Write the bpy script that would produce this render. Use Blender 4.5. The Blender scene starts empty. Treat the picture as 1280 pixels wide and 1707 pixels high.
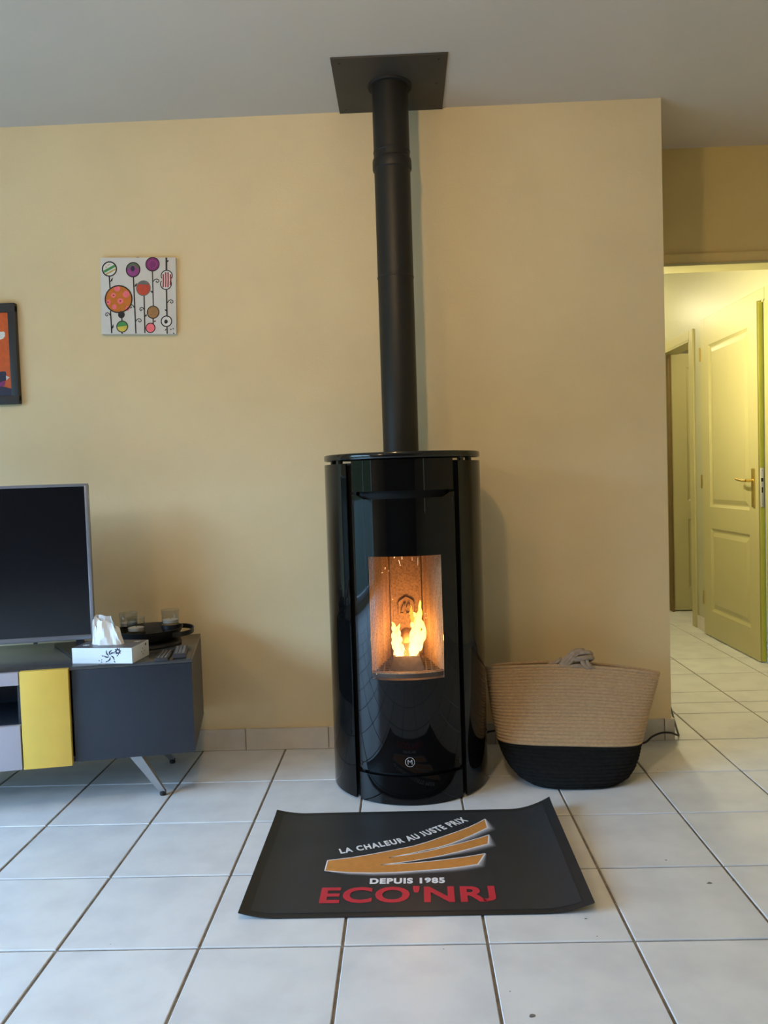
import bpy, bmesh, math, random
from mathutils import Vector, Matrix
PI = math.pi
R = math.radians
random.seed(4)
sc = bpy.context.scene
COL = sc.collection

# ------------------------------------------------------------------ camera
cam_d = bpy.data.cameras.new('camera')
cam_d.sensor_fit = 'VERTICAL'; cam_d.sensor_height = 36.0; cam_d.lens = 27.512
cam_d.clip_start = 0.05; cam_d.clip_end = 200
cam = bpy.data.objects.new('camera', cam_d); COL.objects.link(cam)
cR = Vector((0.99915645, 0.02538769, -0.03227773))
cU = Vector((0.03116498, 0.04306796, 0.99858595))
cB = Vector((0.02674192, -0.99874953, 0.04224042))
m = Matrix.Identity(4)
for i in range(3):
    m[i][0] = cR[i]; m[i][1] = cU[i]; m[i][2] = cB[i]
m[0][3], m[1][3], m[2][3] = 0.84291, -1.75742, 1.07195
cam.matrix_world = m
sc.camera = cam

# ------------------------------------------------------------------ view
sc.view_settings.view_transform = 'Standard'
sc.view_settings.look = 'None'
sc.view_settings.gamma = 1.0
sc.view_settings.use_curve_mapping = False
sc.view_settings.exposure = 0.0

# ------------------------------------------------------------------ world: overcast sky over garden greenery
W = bpy.data.worlds.new('world'); sc.world = W; W.use_nodes = True
nt = W.node_tree; nt.nodes.clear()
def wn(t, **k):
    n = nt.nodes.new(t)
    for a, b in k.items(): setattr(n, a, b)
    return n
tc = wn('ShaderNodeTexCoord'); sx = wn('ShaderNodeSeparateXYZ')
nt.links.new(tc.outputs['Generated'], sx.inputs[0])
noi = wn('ShaderNodeTexNoise'); noi.inputs['Scale'].default_value = 14; noi.inputs['Detail'].default_value = 5
nt.links.new(tc.outputs['Generated'], noi.inputs['Vector'])
add = wn('ShaderNodeMath', operation='MULTIPLY_ADD')
nt.links.new(noi.outputs['Fac'], add.inputs[0]); add.inputs[1].default_value = 0.25; nt.links.new(sx.outputs['Z'], add.inputs[2])
rmp = wn('ShaderNodeValToRGB')
e = rmp.color_ramp.elements
e[0].position = 0.20; e[0].color = (0.012, 0.022, 0.014, 1)
e[1].position = 0.30; e[1].color = (0.38, 0.66, 1.0, 1)
k = rmp.color_ramp.elements.new(0.26); k.color = (0.018, 0.034, 0.020, 1)
nt.links.new(add.outputs[0], rmp.inputs['Fac'])
SKY = 28.5
bg = wn('ShaderNodeBackground'); bg.inputs['Strength'].default_value = SKY
nt.links.new(rmp.outputs['Color'], bg.inputs['Color'])
ow = wn('ShaderNodeOutputWorld'); nt.links.new(bg.outputs[0], ow.inputs[0])

# ------------------------------------------------------------------ lights of the place and added fills
def light(name, kind, loc, power, color, **k):
    d = bpy.data.lights.new(name, kind); d.energy = power; d.color = color
    for a, b in k.items(): setattr(d, a, b)
    o = bpy.data.objects.new(name, d); COL.objects.link(o); o.location = loc
    return o
# lamp of the living room ceiling (just above the frame, between camera and stove)
light('living_room_lamp', 'POINT', (0.555, -0.525, 2.30), 31, (1.0, 0.68, 0.33), shadow_soft_size=0.05)
# added fill light at the left rear, brightens the left of the back wall
light('rear_fill_light', 'POINT', (-1.30, -2.60, 2.34), 33, (1.0, 0.68, 0.35), shadow_soft_size=0.12)
# corridor lamps: near one at wall lamp height, far one by the ceiling
light('corridor_lamp', 'POINT', (1.99, 2.45, 1.72), 42, (1.0, 0.90, 0.57), shadow_soft_size=0.07)
light('corridor_far_lamp', 'POINT', (2.20, 4.62, 2.32), 15, (1.0, 0.90, 0.57), shadow_soft_size=0.07)
light('side_room_fill', 'POINT', (3.45, 3.72, 1.95), 7, (1.0, 0.84, 0.50), shadow_soft_size=0.07)  # added fill that brightens the open leaf of the far doorway
# glow of the pellet fire
light('fire_glow', 'POINT', (0.845, 0.95, 0.535), 1.5, (1.0, 0.42, 0.10), shadow_soft_size=0.03)
light('fire_glow_low', 'POINT', (0.84, 0.85, 0.52), 0.95, (1.0, 0.46, 0.12), shadow_soft_size=0.02)
# portal that helps the renderer find the left window (adds no light)
p = light('window_portal', 'AREA', (-2.86, -1.30, 1.12), 1, (1, 1, 1), shape='RECTANGLE', size=2.1, size_y=2.8)
p.rotation_euler = (0, R(-90), 0); p.data.cycles.is_portal = True

# ------------------------------------------------------------------ materials
def mat(name, col, rough=0.5, metal=0.0, noise=0.0, nscale=20, bump=0.0, bscale=60, spec=0.5,
        emit=None, estr=0, rand=0.0, coat=0.0, alpha=None, detail=4, stretch=None, col2=None, lo=0.35, hi=0.65):
    mt = bpy.data.materials.new(name); mt.use_nodes = True
    n = mt.node_tree; b = n.nodes['Principled BSDF']
    b.inputs['Roughness'].default_value = rough; b.inputs['Metallic'].default_value = metal
    b.inputs['Specular IOR Level'].default_value = spec
    b.inputs['Coat Weight'].default_value = coat; b.inputs['Coat Roughness'].default_value = 0.03
    c = (*col, 1)
    b.inputs['Base Color'].default_value = c
    t = n.nodes.new('ShaderNodeTexCoord')
    src = t.outputs['Object']
    if rand or stretch:
        mp = n.nodes.new('ShaderNodeMapping'); n.links.new(src, mp.inputs['Vector'])
        if stretch: mp.inputs['Scale'].default_value = stretch
        if rand:
            oi = n.nodes.new('ShaderNodeObjectInfo')
            ml = n.nodes.new('ShaderNodeMath'); ml.operation = 'MULTIPLY'; ml.inputs[1].default_value = 37.0
            n.links.new(oi.outputs['Random'], ml.inputs[0])
            cx = n.nodes.new('ShaderNodeCombineXYZ')
            for i in range(3): n.links.new(ml.outputs[0], cx.inputs[i])
            n.links.new(cx.outputs[0], mp.inputs['Location'])
        src = mp.outputs[0]
    last = None
    if noise or col2:
        nz = n.nodes.new('ShaderNodeTexNoise'); nz.inputs['Scale'].default_value = nscale; nz.inputs['Detail'].default_value = detail
        n.links.new(src, nz.inputs['Vector'])
        cr = n.nodes.new('ShaderNodeValToRGB')
        a_ = col if col2 else tuple(max(0, v*(1-noise)) for v in col)
        b_ = col2 if col2 else tuple(min(1, v*(1+noise)) for v in col)
        cr.color_ramp.elements[0].position = lo; cr.color_ramp.elements[0].color = (*a_, 1)
        cr.color_ramp.elements[1].position = hi; cr.color_ramp.elements[1].color = (*b_, 1)
        n.links.new(nz.outputs['Fac'], cr.inputs['Fac']); last = cr.outputs['Color']
    if rand and last is not None:
        hs = n.nodes.new('ShaderNodeHueSaturation')
        mr = n.nodes.new('ShaderNodeMapRange'); mr.inputs['To Min'].default_value = 1-rand; mr.inputs['To Max'].default_value = 1+rand
        n.links.new(oi.outputs['Random'], mr.inputs['Value']); n.links.new(mr.outputs[0], hs.inputs['Value'])
        n.links.new(last, hs.inputs['Color']); last = hs.outputs['Color']
    if last is not None: n.links.new(last, b.inputs['Base Color'])
    if bump:
        bz = n.nodes.new('ShaderNodeTexNoise'); bz.inputs['Scale'].default_value = bscale; bz.inputs['Detail'].default_value = 3
        n.links.new(src, bz.inputs['Vector'])
        bp = n.nodes.new('ShaderNodeBump'); bp.inputs['Strength'].default_value = bump; bp.inputs['Distance'].default_value = 0.002
        n.links.new(bz.outputs['Fac'], bp.inputs['Height']); n.links.new(bp.outputs[0], b.inputs['Normal'])
    if emit:
        b.inputs['Emission Color'].default_value = (*emit, 1); b.inputs['Emission Strength'].default_value = estr
    return mt

M = {}
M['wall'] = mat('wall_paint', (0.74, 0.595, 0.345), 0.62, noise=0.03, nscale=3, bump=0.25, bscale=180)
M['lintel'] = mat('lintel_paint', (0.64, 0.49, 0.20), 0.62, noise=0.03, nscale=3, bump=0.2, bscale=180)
M['ceiling'] = mat('ceiling_paint', (0.58, 0.525, 0.45), 0.8, noise=0.02, nscale=2, bump=0.1, bscale=150)
M['hall'] = mat('corridor_gloss_paint', (0.44, 0.43, 0.28), 0.40, noise=0.02, nscale=4, bump=0.5, bscale=9)
M['doorpaint'] = mat('door_paint', (0.47, 0.43, 0.215), 0.40, noise=0.015, nscale=5)
M['dooredge'] = mat('door_edge_lime', (0.62, 0.66, 0.12), 0.4, noise=0.02)
M['tile'] = mat('floor_tile_glaze', (0.60, 0.61, 0.63), 0.34, nscale=9, col2=(0.69, 0.70, 0.71), rand=0.025, bump=0.22, bscale=35, detail=8, lo=0.3, hi=0.6)
M['chip'] = mat('tile_chip_dark', (0.16, 0.15, 0.14), 0.8, noise=0.2)
M['grout'] = mat('grout', (0.20, 0.175, 0.145), 0.9, noise=0.25, nscale=40)
M['basetile'] = mat('baseboard_tile', (0.64, 0.58, 0.50), 0.4, noise=0.05, nscale=14, rand=0.03)
M['gloss'] = mat('black_enamel_gloss', (0.0035, 0.0035, 0.0038), 0.03, noise=0.1, spec=0.27)
M['lidglass'] = mat('black_lid', (0.006, 0.006, 0.006), 0.12, noise=0.1)
M['recess'] = mat('recess_black', (0.004, 0.004, 0.004), 0.7, noise=0.1)
M['pipe'] = mat('matte_black_pipe', (0.010, 0.0095, 0.0085), 0.48, noise=0.08, nscale=6, spec=0.38)
M['plate'] = mat('ceiling_plate_black', (0.038, 0.032, 0.026), 0.55, noise=0.06, nscale=10)
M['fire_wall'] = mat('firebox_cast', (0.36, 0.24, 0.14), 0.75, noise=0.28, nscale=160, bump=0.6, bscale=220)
M['pot'] = mat('burn_pot_iron', (0.10, 0.075, 0.055), 0.7, noise=0.2, nscale=60)
M['retainer'] = mat('retainer_bar', (0.10, 0.06, 0.04), 0.5, noise=0.2)
M['logo'] = mat('emblem_grey', (0.5, 0.5, 0.5), 0.4, noise=0.02)
M['slate'] = mat('unit_slate_lacquer', (0.020, 0.026, 0.039), 0.38, noise=0.04, nscale=6)
M['slate_top'] = mat('unit_top_lacquer', (0.060, 0.064, 0.070), 0.22, noise=0.12, nscale=9)
M['yellow'] = mat('unit_yellow_lacquer', (0.72, 0.47, 0.075), 0.45, noise=0.03, nscale=12)
M['lilac'] = mat('unit_pale_grey_lacquer', (0.42, 0.40, 0.46), 0.4, noise=0.02, nscale=6)
M['unitin'] = mat('unit_inside', (0.02, 0.024, 0.03), 0.6, noise=0.05)
M['steel'] = mat('brushed_steel', (0.45, 0.47, 0.50), 0.3, 0.9, noise=0.05)
M['rubber'] = mat('black_rubber', (0.012, 0.012, 0.012), 0.6, noise=0.05)
M['tvframe'] = mat('tv_silver_frame', (0.27, 0.27, 0.30), 0.32, 0.55, noise=0.03)
M['tvback'] = mat('tv_black_plastic', (0.012, 0.012, 0.013), 0.4, noise=0.05)
M['screen'] = mat('tv_screen', (0.006, 0.006, 0.008), 0.16, noise=0.05)
M['mat'] = mat('hearth_mat_vinyl', (0.022, 0.025, 0.029), 0.48, noise=0.06, nscale=8, bump=0.15, bscale=300)
M['matedge'] = mat('hearth_mat_border', (0.013, 0.014, 0.015), 0.5, noise=0.12, nscale=14)
M['orange'] = mat('print_orange', (0.55, 0.235, 0.055), 0.5, noise=0.05, nscale=60)
M['white'] = mat('print_white', (0.78, 0.78, 0.80), 0.5, noise=0.01)
M['red'] = mat('print_red', (0.50, 0.025, 0.045), 0.5, noise=0.04)
M['rope'] = mat('rope_tan', (0.47, 0.32, 0.18), 0.9, noise=0.10, nscale=90, bump=0.7, bscale=260, stretch=(1, 1, 2.5))
M['ropek'] = mat('rope_handle', (0.34, 0.26, 0.19), 0.9, noise=0.15, nscale=60, bump=0.8, bscale=220)
M['ropeb'] = mat('rope_black', (0.008, 0.008, 0.008), 0.9, noise=0.3, nscale=70, bump=0.8, bscale=260, spec=0.2)
M['card'] = mat('tissue_box_card', (0.74, 0.78, 0.82), 0.5, noise=0.01)
M['cardtop'] = mat('tissue_box_top_print', (0.10, 0.10, 0.12), 0.35, noise=0.06)
M['ink'] = mat('print_dark_ink', (0.02, 0.02, 0.05), 0.5, noise=0.05)
M['inkgrey'] = mat('print_grey_ink', (0.35, 0.36, 0.40), 0.5, noise=0.05)
M['tissue'] = mat('tissue_paper', (0.84, 0.84, 0.84), 0.9, noise=0.01)
M['traym'] = mat('black_iron_tray', (0.010, 0.010, 0.011), 0.45, noise=0.1)
M['wax'] = mat('candle_wax', (0.62, 0.60, 0.56), 0.6, noise=0.03)
M['remote'] = mat('remote_plastic', (0.035, 0.034, 0.04), 0.35, noise=0.1)
M['key'] = mat('remote_keys', (0.16, 0.16, 0.17), 0.4, noise=0.1)
M['brass'] = mat('brass', (0.70, 0.52, 0.18), 0.25, 0.9, noise=0.03)
M['darkbrown'] = mat('dark_hinge', (0.20, 0.13, 0.05), 0.4, 0.3, noise=0.05)
M['side_ceiling'] = mat('side_room_ceiling', (0.5, 0.42, 0.25), 0.8, noise=0.03)
M['frame'] = mat('picture_frame_black', (0.018, 0.019, 0.023), 0.45, noise=0.1, nscale=12)
M['canvas'] = mat('canvas_white', (0.66, 0.64, 0.60), 0.8, noise=0.015, bump=0.3, bscale=400)
M['lawn'] = mat('garden_lawn', (0.016, 0.030, 0.014), 0.9, noise=0.2, nscale=4)
M['reardark'] = mat('dark_rear_wall', (0.05, 0.035, 0.025), 0.5, noise=0.2, nscale=5)

def glassmat(name, tint, fac=0.10, rough=0.02, ior=1.45):
    mt = bpy.data.materials.new(name); mt.use_nodes = True
    n = mt.node_tree; n.nodes.clear()
    o = n.nodes.new('ShaderNodeOutputMaterial'); mx = n.nodes.new('ShaderNodeMixShader')
    tr = n.nodes.new('ShaderNodeBsdfTransparent'); tr.inputs[0].default_value = (*tint, 1)
    gl = n.nodes.new('ShaderNodeBsdfGlossy'); gl.inputs['Roughness'].default_value = rough
    lw = n.nodes.new('ShaderNodeLayerWeight'); lw.inputs['Blend'].default_value = 0.5
    pw = n.nodes.new('ShaderNodeMath'); pw.operation = 'POWER'; n.links.new(lw.outputs['Facing'], pw.inputs[0]); pw.inputs[1].default_value = 4.0
    fr = n.nodes.new('ShaderNodeMath'); fr.operation = 'MULTIPLY_ADD'; n.links.new(pw.outputs[0], fr.inputs[0]); fr.inputs[1].default_value = fac; fr.inputs[2].default_value = 0.035
    n.links.new(fr.outputs[0], mx.inputs[0]); n.links.new(tr.outputs[0], mx.inputs[1]); n.links.new(gl.outputs[0], mx.inputs[2])
    n.links.new(mx.outputs[0], o.inputs[0])
    return mt
M['pane'] = glassmat('stove_window_pane', (0.93, 0.92, 0.90), fac=0.25)
M['glass'] = glassmat('candle_glass', (0.91, 0.92, 0.92), fac=1.0)

def flamemat(name, z0, z1, c0, c1, s):
    mt = bpy.data.materials.new(name); mt.use_nodes = True
    n = mt.node_tree; n.nodes.clear()
    o = n.nodes.new('ShaderNodeOutputMaterial'); mx = n.nodes.new('ShaderNodeMixShader')
    tr = n.nodes.new('ShaderNodeBsdfTransparent'); em = n.nodes.new('ShaderNodeEmission')
    t = n.nodes.new('ShaderNodeTexCoord'); sp = n.nodes.new('ShaderNodeSeparateXYZ'); n.links.new(t.outputs['Object'], sp.inputs[0])
    mr = n.nodes.new('ShaderNodeMapRange'); mr.inputs['From Min'].default_value = z0; mr.inputs['From Max'].default_value = z1
    n.links.new(sp.outputs['Z'], mr.inputs['Value'])
    nz = n.nodes.new('ShaderNodeTexNoise'); nz.inputs['Scale'].default_value = 45; n.links.new(t.outputs['Object'], nz.inputs['Vector'])
    ma = n.nodes.new('ShaderNodeMath'); ma.operation = 'MULTIPLY_ADD'; n.links.new(nz.outputs['Fac'], ma.inputs[0]); ma.inputs[1].default_value = 0.5
    sb = n.nodes.new('ShaderNodeMath'); sb.operation = 'SUBTRACT'; n.links.new(mr.outputs[0], sb.inputs[0]); sb.inputs[1].default_value = 0.25
    n.links.new(sb.outputs[0], ma.inputs[2])
    cr = n.nodes.new('ShaderNodeValToRGB'); cr.color_ramp.elements[0].color = (*c0, 1); cr.color_ramp.elements[1].color = (*c1, 1)
    l2 = n.nodes.new('ShaderNodeLayerWeight'); l2.inputs['Blend'].default_value = 0.5
    m2 = n.nodes.new('ShaderNodeMath'); m2.operation = 'MULTIPLY_ADD'; n.links.new(l2.outputs['Facing'], m2.inputs[0]); m2.inputs[1].default_value = 0.8; n.links.new(ma.outputs[0], m2.inputs[2])
    m2.use_clamp = True
    n.links.new(m2.outputs[0], cr.inputs['Fac']); n.links.new(cr.outputs[0], em.inputs['Color'])
    lw = n.nodes.new('ShaderNodeLayerWeight'); lw.inputs['Blend'].default_value = 0.35
    iv = n.nodes.new('ShaderNodeMapRange'); n.links.new(lw.outputs['Facing'], iv.inputs['Value'])
    iv.inputs['From Min'].default_value = 0.25; iv.inputs['From Max'].default_value = 0.95
    iv.inputs['To Min'].default_value = 1.0; iv.inputs['To Max'].default_value = 0.0
    em.inputs['Strength'].default_value = s
    n.links.new(iv.outputs[0], mx.inputs[0]); n.links.new(tr.outputs[0], mx.inputs[1]); n.links.new(em.outputs[0], mx.inputs[2])
    n.links.new(mx.outputs[0], o.inputs[0])
    return mt
M['flame'] = flamemat('flame', 0.0, 0.24, (1.0, 0.80, 0.36), (1.0, 0.42, 0.04), 2.8)
M['flame_tip'] = flamemat('flame_tip', 0.0, 0.24, (1.0, 0.62, 0.10), (1.0, 0.40, 0.03), 1.5)
M['flame_inner'] = flamemat('flame_inner', 0.0, 0.06, (1.0, 0.60, 0.12), (1.0, 0.45, 0.08), 1.3)
M['spark'] = mat('spark', (1, 0.7, 0.3), 0.5, noise=0.01, emit=(1.0, 0.72, 0.36), estr=1.6)

def vcolmat(name, rough=0.5):
    mt = bpy.data.materials.new(name); mt.use_nodes = True
    n = mt.node_tree; b = n.nodes['Principled BSDF']; b.inputs['Roughness'].default_value = rough
    a = n.nodes.new('ShaderNodeVertexColor'); a.layer_name = 'Col'
    n.links.new(a.outputs[0], b.inputs['Base Color']); return mt
M['halo'] = vcolmat('print_halo')

# ------------------------------------------------------------------ mesh building
class MB:
    def __init__(s): s.v = []; s.f = []; s.mi = []; s.cur = 0; s.mats = []
    def use(s, m):
        if m not in s.mats: s.mats.append(m)
        s.cur = s.mats.index(m); return s
    def add(s, vs, fs):
        o = len(s.v); s.v += [tuple(v) for v in vs]
        for f in fs: s.f.append([i+o for i in f]); s.mi.append(s.cur)
        return s
    def box(s, x0, x1, y0, y1, z0, z1, b=0.0):
        if not b:
            vs = [(x, y, z) for z in (z0, z1) for y in (y0, y1) for x in (x0, x1)]
            return s.add(vs, [(0, 2, 3, 1), (4, 5, 7, 6), (0, 1, 5, 4), (2, 6, 7, 3), (0, 4, 6, 2), (1, 3, 7, 5)])
        bm = bmesh.new(); bmesh.ops.create_cube(bm, size=1)
        for v in bm.verts:
            v.co = Vector(((x0+x1)/2+v.co.x*(x1-x0), (y0+y1)/2+v.co.y*(y1-y0), (z0+z1)/2+v.co.z*(z1-z0)))
        bmesh.ops.bevel(bm, geom=bm.edges[:], offset=b, segments=2, affect='EDGES', profile=0.6)
        return s.bm(bm)
    def bm(s, bm):
        bm.verts.index_update()
        vs = [tuple(v.co) for v in bm.verts]; fs = [[v.index for v in f.verts] for f in bm.faces]; bm.free()
        return s.add(vs, fs)
    def lathe(s, prof, cx=0, cy=0, n=48, sx=1, sy=1, cz=0, cap=True):
        vs = []; fs = []
        for r, z in prof:
            for i in range(n):
                a = 2*PI*i/n; vs.append((cx+r*sx*math.cos(a), cy+r*sy*math.sin(a), cz+z))
        for k in range(len(prof)-1):
            for i in range(n):
                j = (i+1) % n; fs.append((k*n+i, k*n+j, (k+1)*n+j, (k+1)*n+i))
        if cap:
            fs.append(tuple(reversed(range(n)))); fs.append(tuple((len(prof)-1)*n+i for i in range(n)))
        return s.add(vs, fs)
    def tube(s, pts, r, n=8, closed=False, rs=None, flat=1.0):
        pts = [Vector(p) for p in pts]; L = len(pts); vs = []; fs = []
        up = None
        for i, p in enumerate(pts):
            a = pts[(i-1) % L] if (closed or i > 0) else p
            b = pts[(i+1) % L] if (closed or i < L-1) else p
            t = (b-a).normalized()
            if up is None:
                up = Vector((0, 0, 1)) if abs(t.z) < 0.9 else Vector((1, 0, 0))
            u = (up - t*up.dot(t)).normalized(); w = t.cross(u); up = u
            rr = rs[i] if rs else r
            for k in range(n):
                an = 2*PI*k/n; vs.append(p+u*math.cos(an)*rr+w*math.sin(an)*rr*flat)
        for i in range(L if closed else L-1):
            j = (i+1) % L
            for k in range(n):
                q = (k+1) % n; fs.append((i*n+k, i*n+q, j*n+q, j*n+k))
        if not closed:
            fs.append(tuple(reversed(range(n)))); fs.append(tuple((L-1)*n+k for k in range(n)))
        return s.add(vs, fs)
    def prism(s, poly, z0, z1, map3=None):
        """polygon (x,y) extruded z0..z1 ; map3 turns (x,y,z) into a point"""
        f = map3 or (lambda x, y, z: (x, y, z)); n = len(poly)
        vs = [f(x, y, z0) for x, y in poly]+[f(x, y, z1) for x, y in poly]
        fs = [tuple(reversed(range(n))), tuple(range(n, 2*n))]
        fs += [(i, (i+1) % n, n+(i+1) % n, n+i) for i in range(n)]
        return s.add(vs, fs)
    def shell(s, r0, r1, a0, a1, zlo, zhi, n=None, hole=None):
        """curved panel; angle 0 faces -y. zlo/zhi: number or function(angle deg). hole=(ah, z0, z1)"""
        n = n or max(2, int(abs(a1-a0)/2.5))
        fl = zlo if callable(zlo) else (lambda a: zlo)
        fh = zhi if callable(zhi) else (lambda a: zhi)
        cols = [a0+(a1-a0)*i/n for i in range(n+1)]
        if hole:
            cols = sorted(set([round(c, 4) for c in cols if abs(abs(c)-hole[0]) > 0.8]+[-hole[0], hole[0]]))
        nc = len(cols)
        rows = [lambda a: fl(a)]+([lambda a: hole[1], lambda a: hole[2]] if hole else [])+[lambda a: fh(a)]
        nr = len(rows); vs = []
        for r in (r0, r1):
            for rw in rows:
                for a in cols:
                    t = R(a); vs.append((r*math.sin(t), -r*math.cos(t), rw(a)))
        N = nr*nc; fs = []
        def hid(i, k):
            return hole and k == 1 and cols[i] >= -hole[0]-1e-3 and cols[i+1] <= hole[0]+1e-3
        for k in range(nr-1):
            for i in range(nc-1):
                if hid(i, k): continue
                a, b, c, d = k*nc+i, k*nc+i+1, (k+1)*nc+i+1, (k+1)*nc+i
                fs.append((N+a, N+b, N+c, N+d)); fs.append((d, c, b, a))
        for i in range(nc-1):
            fs.append((i, i+1, N+i+1, N+i)); t = (nr-1)*nc
            fs.append((t+i+1, t+i, N+t+i, N+t+i+1))
            if hole and hid(i, 1):
                for k, q in ((1, 1), (2, -1)):
                    a, b = k*nc+i, k*nc+i+1
                    fs.append((a, b, N+b, N+a) if q < 0 else (b, a, N+a, N+b))
        for k in range(nr-1):
            a, b = k*nc, (k+1)*nc; fs.append((b, a, N+a, N+b))
            a, b = k*nc+nc-1, (k+1)*nc+nc-1; fs.append((a, b, N+b, N+a))
        if hole:
            for c_, q in ((-hole[0], 1), (hole[0], -1)):
                i = cols.index(c_); a, b = nc+i, 2*nc+i
                fs.append((a, b, N+b, N+a) if q > 0 else (b, a, N+a, N+b))
        return s.add(vs, fs)
    def move(s, fn):
        s.v = [tuple(fn(*v)) for v in s.v]; return s
    def build(s, name, m=None, parent=None, smooth=0, loc=None):
        me = bpy.data.meshes.new(name); me.from_pydata(s.v, [], s.f); me.update()
        bm = bmesh.new(); bm.from_mesh(me); bmesh.ops.recalc_face_normals(bm, faces=bm.faces[:]); bm.to_mesh(me); bm.free()
        if s.mats:
            for q in s.mats: me.materials.append(q)
            for p_, i in zip(me.polygons, s.mi): p_.material_index = i
        elif m: me.materials.append(m)
        if smooth:
            me.polygons.foreach_set('use_smooth', [True]*len(me.polygons))
            me.set_sharp_from_angle(angle=R(smooth))
        o = bpy.data.objects.new(name, me); COL.objects.link(o)
        if parent: o.parent = parent
        if loc: o.location = loc
        return o

def thing(name, label, cat, loc=(0, 0, 0), rz=0, group=None):
    o = bpy.data.objects.new(name, None); COL.objects.link(o)
    o.location = loc; o.rotation_euler = (0, 0, rz); o.empty_display_size = 0.05
    o['label'] = label; o['category'] = cat
    if group: o['group'] = group
    return o
def tag(o, label, cat, group=None):
    o['label'] = label; o['category'] = cat
    if group: o['group'] = group
    return o
def struct(o): o['kind'] = 'structure'; return o
def sroot(name):
    o = bpy.data.objects.new(name, None); COL.objects.link(o); o['kind'] = 'structure'; o.empty_display_size = 0.05
    return o

def text_geo(body, bold=0.0, res=4, space=1.0):
    """flat text as (verts2d, faces) with baseline at y=0"""
    c = bpy.data.curves.new('txt', 'FONT'); c.body = body; c.size = 1; c.offset = bold; c.resolution_u = res
    c.space_character = space
    o = bpy.data.objects.new('txt', c); COL.objects.link(o)
    dg = bpy.context.evaluated_depsgraph_get(); oe = o.evaluated_get(dg); me = oe.to_mesh()
    vs = [(v.co.x, v.co.y) for v in me.vertices]; fs = [list(p_.vertices) for p_ in me.polygons]
    # a J that drops below the baseline is set back on it
    par = list(range(len(vs)))
    def fd(i):
        while par[i] != i: par[i] = par[par[i]]; i = par[i]
        return i
    for f in fs:
        for i in f[1:]: par[fd(i)] = fd(f[0])
    isl = {}
    for i in range(len(vs)): isl.setdefault(fd(i), []).append(i)
    for g in isl.values():
        lo_, hi_ = min(vs[i][1] for i in g), max(vs[i][1] for i in g)
        if lo_ < -0.08:
            for i in g: vs[i] = (vs[i][0], (vs[i][1]-lo_)/(hi_-lo_)*hi_)
    oe.to_mesh_clear(); bpy.data.objects.remove(o); bpy.data.curves.remove(c)
    return vs, fs
def catmull(P, k=6, closed=False):
    P = [Vector(p) for p in P]; n = len(P); out = []
    for i in range(n if closed else n-1):
        g = lambda j: P[j % n] if closed else P[min(max(j, 0), n-1)]
        a, b, c, d = g(i-1), g(i), g(i+1), g(i+2)
        for q in range(k):
            t = q/k
            out.append(0.5*((2*b)+(c-a)*t+(2*a-5*b+4*c-d)*t*t+(3*b-a-3*c+d)*t**3))
    if not closed: out.append(P[-1])
    return out

# ================================================================== SETTING
YW, H, XC = 1.342, 2.5, 1.875
YL = 1.83           # wall with the corridor opening
XH = 2.80           # right wall of the corridor
S = 0.334
def wallbox(name, x0, x1, y0, y1, z0, z1, m='wall'):
    return struct(MB().box(x0, x1, y0, y1, z0, z1).build(name, M[m]))
wallbox('wall_back', -2.98, XC, YW, YW+0.12, -0.05, H)
wallbox('wall_corner_return', XC-0.12, XC, YW+0.12, YL, -0.05, H)
wallbox('wall_corridor_left', XC-0.12, XC+0.02, YL+0.10, 4.95, -0.05, H, 'hall')
w = MB()
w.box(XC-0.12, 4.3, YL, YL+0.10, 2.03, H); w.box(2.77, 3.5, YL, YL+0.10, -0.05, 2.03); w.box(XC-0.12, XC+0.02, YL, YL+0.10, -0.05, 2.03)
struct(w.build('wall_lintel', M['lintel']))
w = MB(); w.box(3.4, 3.5, -7.0, -3.30, -0.05, H); w.box(3.4, 3.5, -3.16, YL, -0.05, H); w.box(3.4, 3.5, -3.30, -3.16, 2.15, H); w.box(3.4, 3.5, -3.30, -3.16, -0.05, 0.75)
struct(w.build('wall_right', M['wall']))
# left wall with a wide glazed opening (out of frame, seen in the stove's enamel)
w = MB(); w.box(-2.98, -2.88, -7.0, -2.70, -0.05, H); w.box(-2.98, -2.88, 0.10, YW, -0.05, H); w.box(-2.98, -2.88, -2.70, 0.10, 2.17, H); w.box(-2.98, -2.88, -2.70, 0.10, -0.05, 0.07)
struct(w.build('wall_left', M['wall']))
# unseen rear wall, set far back and dark to blacken the stove's reflections
w = MB(); w.box(-2.98, 3.5, -7.1, -7.0, -0.05, H)
struct(w.build('wall_rear', M['reardark']))
wi = sroot('window_1')
MB().box(-2.95, -2.90, -2.70, -2.64, 0.07, 2.17).box(-2.95, -2.90, 0.04, 0.10, 0.07, 2.17).box(-2.95, -2.90, -2.64, 0.04, 2.11, 2.17).box(-2.95, -2.90, -2.64, 0.04, 0.07, 0.13).box(-2.95, -2.90, -1.33, -1.27, 0.13, 2.11).build('window_frame', M['card'], wi)
wallbox('ceiling', -2.98, 4.4, -7.1, 5.05, H, H+0.1, 'ceiling')

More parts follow.
